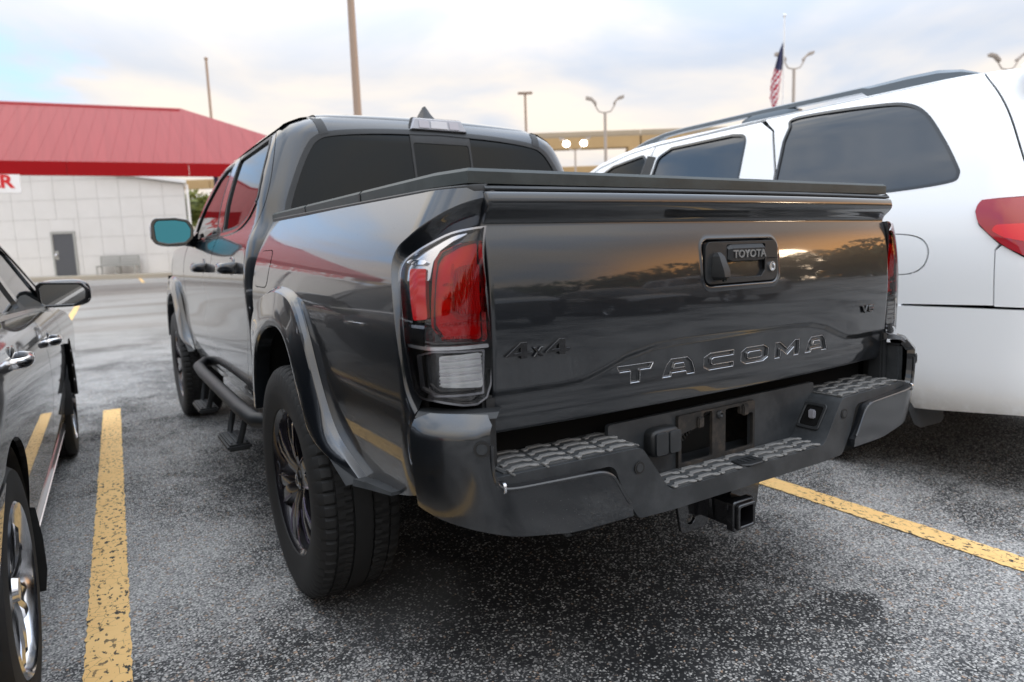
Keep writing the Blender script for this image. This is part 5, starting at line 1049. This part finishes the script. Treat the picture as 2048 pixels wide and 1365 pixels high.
# ------------------------------------------------------------------ white panelled building, end wall towards us
BD=35.9; bz=.62
def bw(r,z,d=0): p=loc(r,BD-d); return (p[0],p[1],z)
bld=tag(empty('warehouse',bw(-21,bz)),'long white panelled building with a low gable, grey door, behind the red canopy','building'); WORLD.add(bld.name)
BR=-16.75; RZ0=5.25; slope=.157
rz=lambda r: RZ0+(BR-r)*slope if r>-30 else RZ0+(BR+30)*slope-( -30-r)*slope
def wallbox(name,poly,depth,m,par,d0=0.,bev=.008):
    """polygon (r, z) on the end wall, standing depth proud"""
    return plate(name,[poly],(*loc(0,BD-d0),0),(*RT,0),(0,0,1),(-FW[0],-FW[1],0),depth,m,par,bevel=bev)
back=plate('wall',[[(-43.2,bz-1),(BR,bz-1),(BR,rz(BR)),(-30,rz(-30)),(-43.2,rz(-43.2))]],(*(loc(0,BD+14)-RT*7.5),0),(*RT,0),(0,0,1),(*((-FW*14+RT*7.5)/14),0),13.965,joint_grey,bld)
inv=None
PWD,PHT=1.13,.985
DL,DR,DT=-23.93,-22.75,2.88
for j in range(8):
    z0=bz+.02+j*PHT
    for i in range(17):
        r1=BR-.04-i*PWD; r0=r1-PWD; a,b=r0+.007,r1-.007; zl,zh=z0+.006,z0+PHT-.006
        pl_=[(a,zl),(b,zl),(b,min(zh,rz(b)-.12)),(a,min(zh,rz(a)-.12))]
        if min(zh,rz(b)-.12)-zl<.06: 
            if rz(a)-.12-zl<.1: continue
            pl_=[(a,zl),(min(b,a+(rz(a)-.12-zl)/slope),zl),(a,min(zh,rz(a)-.12))]
        if zl<DT-.05 and a<DR and b>DL:          # trimmed round the doorway
            if a<DL-.06: pl_=[(a,zl),(DL-.06,zl),(DL-.06,zh),(a,zh)]
            elif b>DR+.06: pl_=[(DR+.06,zl),(b,zl),(b,zh),(DR+.06,zh)]
            elif zh>DT+.09: pl_=[(max(a,DL-.06),DT+.07),(min(b,DR+.06),DT+.07),(min(b,DR+.06),zh),(max(a,DL-.06),zh)]
            else: continue
        wallbox('wall_panel',pl_,.012+rng.uniform(0,.003),white_wall,bld,bev=0)
wallbox('wall_panel',[(DL-.05,DT+.075),(DR+.05,DT+.075),(DR+.05,bz+.02+3*PHT-.006),(DL-.05,bz+.02+3*PHT-.006)],.013,white_wall,bld,bev=0)
dr=wallbox('door',[(DL+.05,bz+.02),(DR-.05,bz+.02),(DR-.05,DT-.05),(DL+.05,DT-.05)],.03,door_grey,bld,d0=.002)
plate('door_frame',[[(DL-.05,bz),(DR+.05,bz),(DR+.05,DT+.06),(DL-.05,DT+.06)],[(DL+.05,bz+.01),(DR-.05,bz+.01),(DR-.05,DT-.05),(DL+.05,DT-.05)]],(*loc(0,BD),0),(*RT,0),(0,0,1),(-FW[0],-FW[1],0),.06,metal_grey,bld)
hp=bw(DL+.16,1.72,.10); ball('door_handle',hp,(.06,.06,.10),chrome,dr,nu=10,nv=8)
wallbox('handle_plate',[(DL+.08,1.5),(DL+.26,1.5),(DL+.26,1.95),(DL+.08,1.95)],.01,metal_grey,dr,d0=.034,bev=0)
roofl_=[(-43.4,rz(-43.2)-.02),(-30,rz(-30)),(BR+.25,rz(BR)-.06),(BR+.25,rz(BR)+.10),(-30,rz(-30)+.16),(-43.4,rz(-43.2)+.14)]
plate('roof',[roofl_],(*(loc(0,BD+14.2)-RT*7.5),0),(*RT,0),(0,0,1),(*((-FW*14.5+RT*7.5)/14.5),0),14.5,sign_white,bld)
box('gutter_pipe',bw(BR+.10,(bz+rz(BR))/2,-.05),(.12,.12,rz(BR)-bz-.2),sign_white,bld,bevel=.02)
box('wall_box',bw(BR-.35,1.75,.12),(.5,.25,.9),joint_grey,bld,bevel=.02,rot=Matrix.Rotation(math.atan2(RT[1],RT[0]),4,'Z'))
# pavement slab with kerb in front of the building
def strip(name,r0,r1,d0,d1,z0,z1,m,label,kind='structure'):
    bm=bmesh.new(); c=loc((r0+r1)/2,(d0+d1)/2); addbox(bm,(c[0],c[1],(z0+z1)/2),(abs(r1-r0),abs(d1-d0),z1-z0),Matrix.Rotation(math.atan2(RT[1],RT[0]),4,'Z')); o=bmobj(name,bm,m,bevel=.02); return tag(o,label,None,None,kind)
strip('pavement',-60,-8.,33.4,35.85,-.3,.64,kerb_mat,'raised concrete pavement with kerb along the foot of the white building')
# bench against the wall
bn=tag(empty('bench',bw(-20.35,.64,.5)),'grey slatted metal bench against the white wall, right of the grey door','bench')
bp0=bn.location; ZR=Matrix.Rotation(math.atan2(RT[1],RT[0]),4,'Z'); bn.rotation_euler=(0,0,math.atan2(RT[1],RT[0]))
for k in range(4): box('back_slat',(0,.18+.02*k,.50+.135*k),(2.05,.03,.10),metal_grey,bn,bevel=.006)
for k in range(4): box('seat_slat',(0,-.22+.11*k,.44),(2.05,.09,.03),metal_grey,bn,bevel=.006)
for x in (-.98,0,.98):
    box('bench_leg',(x,.20,.46),(.06,.05,.92),metal_grey,bn,bevel=.006); box('bench_leg',(x,-.24,.21),(.06,.05,.42),metal_grey,bn,bevel=.006); box('arm_rest',(x,-.02,.42),(.06,.46,.05),metal_grey,bn,bevel=.006)
# ------------------------------------------------------------------ red canopy
A0=np.array([-3.311,23.256]); CD=np.array([.98511,-.17193]); CN=np.array([.17193,.98511]); EZ=4.30
def cp(a,o,z): p=A0+CD*a+CN*o; return (p[0],p[1],z)
can=tag(empty('canopy',cp(-4,4.8,gz(*cp(-4,4.8,0)[:2]))),'red hipped metal canopy with darker red fascia in front of the white building','canopy')
bpy.context.view_layer.update()
a0,a1,dep_,rzc=-7.0,10.8,9.6,7.0
hip=6.05; hipl=3.6
def child(o): 
    o.parent=can; o.matrix_parent_inverse=can.matrix_world.inverted(); return o
def slab(name,pts,m,th=.06):
    n=Vector(pts[1]).__sub__(Vector(pts[0])).cross(Vector(pts[2])-Vector(pts[0])).normalized(); n=n if n.z>0 else -n
    V=[Vector(p) for p in pts]+[Vector(p)-n*th for p in pts]; k=len(pts); F=[tuple(range(k)),tuple(range(k,2*k))[::-1]]+[(i,k+i,k+(i+1)%k,(i+1)%k) for i in range(k)]
    bm=bmesh.new(); vs=[bm.verts.new(v) for v in V]; [bm.faces.new([vs[i] for i in f]) for f in F]; return child(bmobj(name,bm,m))
slab('roof_front',[cp(a0,0,EZ),cp(a1,0,EZ),cp(a1-hip,dep_/2,rzc),cp(a0+hipl,dep_/2,rzc)],red_roof)
slab('roof_hip',[cp(a1,0,EZ),cp(a1,dep_/2,EZ),cp(a1-hip,dep_/2,rzc)],red_roof); slab('roof_hip',[cp(a0,0,EZ),cp(a0,dep_/2,EZ),cp(a0+hipl,dep_/2,rzc)],red_roof)
bm=bmesh.new(); c=cp((a0+hipl+a1-hip)/2,dep_/2-.15,rzc-.25); addbox(bm,c,(a1-a0-hip-hipl,.2,.3),Matrix.Rotation(math.atan2(CD[1],CD[0]),4,'Z')); child(bmobj('ridge_beam',bm,red_fascia))
# standing seams on the front slope
rn=Vector((-CN[0]*.0,0,0))
up_=np.array([CN[0]*dep_/2,CN[1]*dep_/2,rzc-EZ]); 
for k in range(44):
    a=a0+.2+k*.402; t=min(1,max(.0,(a1-a)/hip),max(0,(a-a0)/hipl))
    if t<.03: continue
    p0=np.array(cp(a,0,EZ+.015)); p1=p0+up_*min(1,t)
    child(tube('roof_seam',[p0,p1],.002,red_roof,n=5))
seg=[a0,a0+6.6,-8.0,-.3,a1-3.2,a1] 
ed=[(a0,0),(a1,0)]
fb=sorted([a0,-1.9,1.69,5.09,a1])
for x0,x1 in zip(fb,fb[1:]):
    bm=bmesh.new(); c=(np.array(cp(x0,-.06,EZ))+np.array(cp(x1,-.06,EZ)))/2; addbox(bm,(c[0],c[1],EZ-.20),(x1-x0-.012,.08,.42),Matrix.Rotation(math.atan2(CD[1],CD[0]),4,'Z')); child(bmobj('fascia_panel',bm,red_fascia))
for aa in (a0,a1):
    bm=bmesh.new(); c=cp(aa,dep_/4,0); addbox(bm,(c[0],c[1],EZ-.20),(.08,dep_/2,.42),Matrix.Rotation(math.atan2(CD[1],CD[0]),4,'Z')); child(bmobj('fascia_panel',bm,red_fascia))
for aa in (5.861,-6.5):
    for oo in (.5,dep_/2-.15):
        ab=aa if oo<1 else (7.4 if aa>0 else -5.0); zt=EZ if oo<1 else EZ+2.5*min(1,(a1-ab)/hip,(ab-a0)/hipl); p=cp(ab,oo,0); g0=gz(*p[:2]); bm=bmesh.new(); addbox(bm,(p[0],p[1],(g0+zt)/2),(.14,.14,zt-g0)); child(bmobj('canopy_post',bm,pole_blue,bevel=.02))
# white sign with red letters hung below the fascia
SZ0,SZ1=3.36,3.90; SR=0.481
sg_=tag(empty('hanging_sign',cp(SR-3.05,-.12,SZ0)),'long white sign with red capital letters hung under the red fascia at the left edge','sign')
bpy.context.view_layer.update()
bm=bmesh.new(); c=cp(SR-3.05,-.14,0); addbox(bm,(c[0],c[1],(SZ0+SZ1)/2),(6.1,.06,SZ1-SZ0),Matrix.Rotation(math.atan2(CD[1],CD[0]),4,'Z')); b_=bmobj('sign_board',bm,sign_white,bevel=.008); b_.parent=sg_; b_.matrix_parent_inverse=sg_.matrix_world.inverted()
mt=Matrix.Translation(cp(SR-3.05,-.175,(SZ0+SZ1)/2+.045))@Matrix.Rotation(math.atan2(CD[1],CD[0]),4,'Z')@Matrix.Rotation(PI/2,4,'X')
lt=lettering('sign_lettering','PRE-OWNED CENTER',.52,mt,sign_red,None,bold=.018,stretch=(1.08,1.0)); 
# push the last letter to the board's right edge
bx=[v.co for v in lt.data.vertices]; ex=max(((v.x-c[0])*CD[0]+(v.y-c[1])*CD[1]) for v in bx); sh=3.05-.14-ex
for v in lt.data.vertices: v.co.x+=CD[0]*sh; v.co.y+=CD[1]*sh
lt.parent=sg_; lt.matrix_parent_inverse=sg_.matrix_world.inverted()
# ------------------------------------------------------------------ poles, flag, lamps
def at(r,d): p=loc(r,d); return (p[0],p[1],gz(*p))
def pole(label,r,d,top,rad,m,heads=None,group=None):
    x,y,z=at(r,d); e=tag(empty('street_lamp' if heads else 'pole',(x,y,z)),label,'street lamp' if heads else 'pole',group)
    h=top-z; tube('pole_shaft',[(0,0,0),(0,0,.5),(0,0,h)],[rad*1.15,rad*1.15,rad*.82],m,e,n=12)
    tube('pole_base',[(0,0,0),(0,0,.35)],rad*2,concrete,e,n=12)
    if heads=='flat':
        box('lamp_head',(RT[0]*0,0,h+.06),(1.15,.4,.14),m,e,bevel=.03,rot=ZR)
    elif heads in ('twin','lit'):
        for sg in (-1,1):
            q=lambda a,zz:(RT[0]*a*sg,RT[1]*a*sg,h+zz)
            tube('lamp_arm',[q(0,-.05),q(.42,.05),q(.62,.35),q(.75,.62)],.05,m,e,n=8)
            hd=loft('lamp_head',[[tuple(Vector(q(a,zz))+Vector((FW[0],FW[1],0))*w) for a,zz,w in ((x0,z0-.09,-.2),(x0,z0+.09,-.2),(x0,z0+.09,.2),(x0,z0-.09,.2))] for x0,z0 in ((.62,.58),(.95,.92),(1.35,1.02))],pole_grey,e,cu=True,cap=True)
            if heads=='lit': ball('lit_bulb',q(.75,.55),(.30,.30,.26),lamp_glow,hd,nu=12,nv=8)
    else: ball('pole_cap',(0,0,h+.05),(rad*1.3,rad*1.3,.10),m,e,nu=12,nv=8)
    return e
pole('tall tan steel pole rising behind the pickup cab, out of the top of the picture',-5.02,24,13.5,.135,pole_tan,None,'bare tan poles')
pole('slim tan pole with a small cap behind the red canopy',-16.75,40,12.45,.085,pole_tan,None,'bare tan poles')
pole('pole with one flat square lamp head above the pickup roof',1.70,55,13.3,.11,pole_tan,'flat')
pole('grey twin arm lamp post standing in front of the bridge',7.23,50,10.75,.125,pole_grey,'twin','twin arm lamp posts')
pole('short lamp post with two glowing lamps below the bridge',6.04,60,9.6,.10,pole_grey,'lit')
pole('grey twin arm lamp post just right of the flag',20.72,50,13.3,.125,pole_grey,'twin','twin arm lamp posts')
pole('twin arm lamp post showing only its top above the white SUV roof',35.95,50,12.75,.11,pole_grey,'twin','twin arm lamp posts')
x,y,z=at(17.98,45); fp=tag(empty('flagpole',(x,y,z)),'thin white flagpole with the flag at half height','flagpole')
tube('pole_shaft',[(0,0,0),(0,0,15.25-z)],[.07,.04],sign_white,fp,n=10); ball('finial',(0,0,15.32-z),(.10,.10,.10),satin_chrome,fp,nu=10,nv=8)
# limp striped flag: a folded hanging cloth
rows=[];zs_=np.linspace(13.75,9.45,26)
for i,zz in enumerate(zs_):
    t=i/25; wd=np.interp(t,[0,.1,.3,.55,.8,1],[.03,.22,.45,.62,.55,.06]); sh=np.interp(t,[0,.3,.6,1],[.06,.12,.30,.50]); row=[]
    for j in range(15):
        k=j/14; a=-sh-wd*(k-.2)*1.15+.0; o_=.10*math.sin(k*9+t*3)*min(1,t*4); row.append((x+RT[0]*a+FW[0]*o_,y+RT[1]*a+FW[1]*o_,zz-.10*k))
    rows.append(row)
fl_=loft('flag',rows,flag_red,None,sharp=180); me=fl_.data; me.materials.append(flag_white); me.materials.append(flag_blue)
for pi,p in enumerate(me.polygons):
    i,j=divmod(pi,14); t=i/25; k=j/14; u=(t*13-k*3.2)
    p.material_index=2 if t<.34 else (0 if int(math.floor(u*1.25))%2==0 else 1)
    if .30<t<.46 and k<.6 and t<.40: p.material_index=2
sol=fl_.modifiers.new('thickness','SOLIDIFY'); sol.thickness=.01
tag(fl_,'limp red, white and navy striped flag hanging from the flagpole','flag')
# ------------------------------------------------------------------ motorway bridge
br=tag(empty('overpass',(*loc(0,90),gz(*loc(0,90)))),'tan concrete road bridge on piers crossing far behind the car park','bridge')
bpy.context.view_layer.update()
def bb(name,r,d,z,sx,sy,sz,m,bev=.05):
    bm=bmesh.new(); p=loc(r,d); addbox(bm,(p[0],p[1],z),(sx,sy,sz),ZR); o=bmobj(name,bm,m,bevel=bev,seg=1); o.parent=br; o.matrix_parent_inverse=br.matrix_world.inverted(); return o
for i in range(9):
    bb('girder',-104+i*27.0,90,14.65,26.8,1.0,1.45,girder_tan); bb('parapet',-104+i*27.0,89.6,15.75,26.9,.3,.62,concrete)
    bb('pier',-90.6+i*27.0,91,6.8,1.9,1.6,13.8,girder_tan); bb('pier_cap',-90.6+i*27.0,90.6,13.55,3.0,2.4,.8,girder_tan)
bb('bridge_deck',0,95,15.45,243,11,.35,concrete)
lo_=tag(empty('lower_bridge',(*loc(0,110),gz(*loc(0,110)))),'lower road bridge deck seen through the gap under the main bridge','bridge')
for i in range(8):
    bm=bmesh.new(); p=loc(-84+i*24,112); addbox(bm,(p[0]-lo_.location.x,p[1]-lo_.location.y,13.6-lo_.location.z),(23.9,.5,1.5),ZR); bmobj('barrier',bm,girder_tan,lo_,bevel=.05,seg=1)
    bm=bmesh.new(); p=loc(-84+i*24,113); addbox(bm,(p[0]-lo_.location.x,p[1]-lo_.location.y,6.5-lo_.location.z),(1.6,1.6,13),ZR); bmobj('pier',bm,concrete,lo_,bevel=.05,seg=1)
# ------------------------------------------------------------------ trees
def tree(label,r,d,h,rad,seed,n=2600,group=None,trunk=True,ls=.16,lm=None):
    rg=np.random.default_rng(seed); x,y,z=at(r,d); e=tag(empty('tree',(x,y,z)),label,'tree',group)
    cl=[]; 
    for _ in range(16):
        a=rg.uniform(0,2*PI); q=rg.uniform(0,.75)**.7; cl.append((q*rad*math.cos(a),q*rad*math.sin(a),h*rg.uniform(.36,.86),rad*rg.uniform(.30,.5)))
    V=[];F=[]
    for _ in range(n):
        c=cl[rg.integers(len(cl))]; v=rg.normal(size=3); v/=np.linalg.norm(v); q=c[3]*rg.uniform(.55,1.05); p=np.array(c[:3])+v*q*[1,1,.85]
        a=rg.normal(size=3); a/=np.linalg.norm(a); b=np.cross(a,rg.normal(size=3)); b/=np.linalg.norm(b); s=ls*rg.uniform(.6,1.5); k=len(V)
        V+=[p-a*s,p+b*s*.5,p+a*s,p-b*s*.5]; F.append((k,k+1,k+2,k+3))
    mk('crown',V,F,lm or leaf,e,smooth=False)
    if trunk:
        tube('trunk',[(0,0,0),(.05,0,h*.3),(0,.05,h*.55)],[rad*.09,rad*.07,rad*.03],bark,e,n=8)
        for c in cl[:6]: tube('limb',[(0,0,h*.32),(c[0]*.5,c[1]*.5,h*.45),(c[0],c[1],c[2])],[rad*.045,rad*.03,rad*.01],bark,e,n=6)
    return e
tree('bright green bushy tree between the white building and the pickup mirror',-21.9,49,6.0,2.9,3,3600,None,ls=.2,lm=leaf_light)
tree('dark green shrub tree behind the pickup door mirror',-20.2,52,5.4,2.2,5,2200)
# the tree belt across the road behind the camera, seen only mirrored in the paintwork
def belt_(label,c,ang,length,h,seed,n):
    rg=np.random.default_rng(seed); V=[];F=[]
    nb=int(length/3.2); bl_=[(rg.uniform(-length/2,length/2),rg.uniform(-3,3),h*rg.uniform(.3,.8),rg.uniform(1.8,3.6)) for _ in range(nb*3)]
    for _ in range(n):
        q=bl_[rg.integers(len(bl_))]; v=rg.normal(size=3); v/=np.linalg.norm(v); u=q[0]+v[0]*q[3]; w=q[1]+v[1]*q[3]*.8; zz=max(.1,q[2]+v[2]*q[3]*.85)
        p=np.array([c[0]+u*math.cos(ang)-w*math.sin(ang),c[1]+u*math.sin(ang)+w*math.cos(ang),zz]); a=rg.normal(size=3); a/=np.linalg.norm(a); b=np.cross(a,rg.normal(size=3)); b/=np.linalg.norm(b); s=.55*rg.uniform(.6,1.4); k=len(V)
        V+=[p-a*s,p+b*s*.6,p+a*s,p-b*s*.6]; F.append((k,k+1,k+2,k+3))
    o=mk('tree_belt',V,F,leaf,None,smooth=False); tag(o,label,'trees',None,'stuff')
belt_('dense dark tree belt beyond the car park, mirrored in the tailgate',(22,-48),R(8),150,5.5,11,14000)
belt_('dark trees in front of the sunset glow, mirrored at the right of the tailgate',(52,-26),R(62),70,8.5,13,9000)
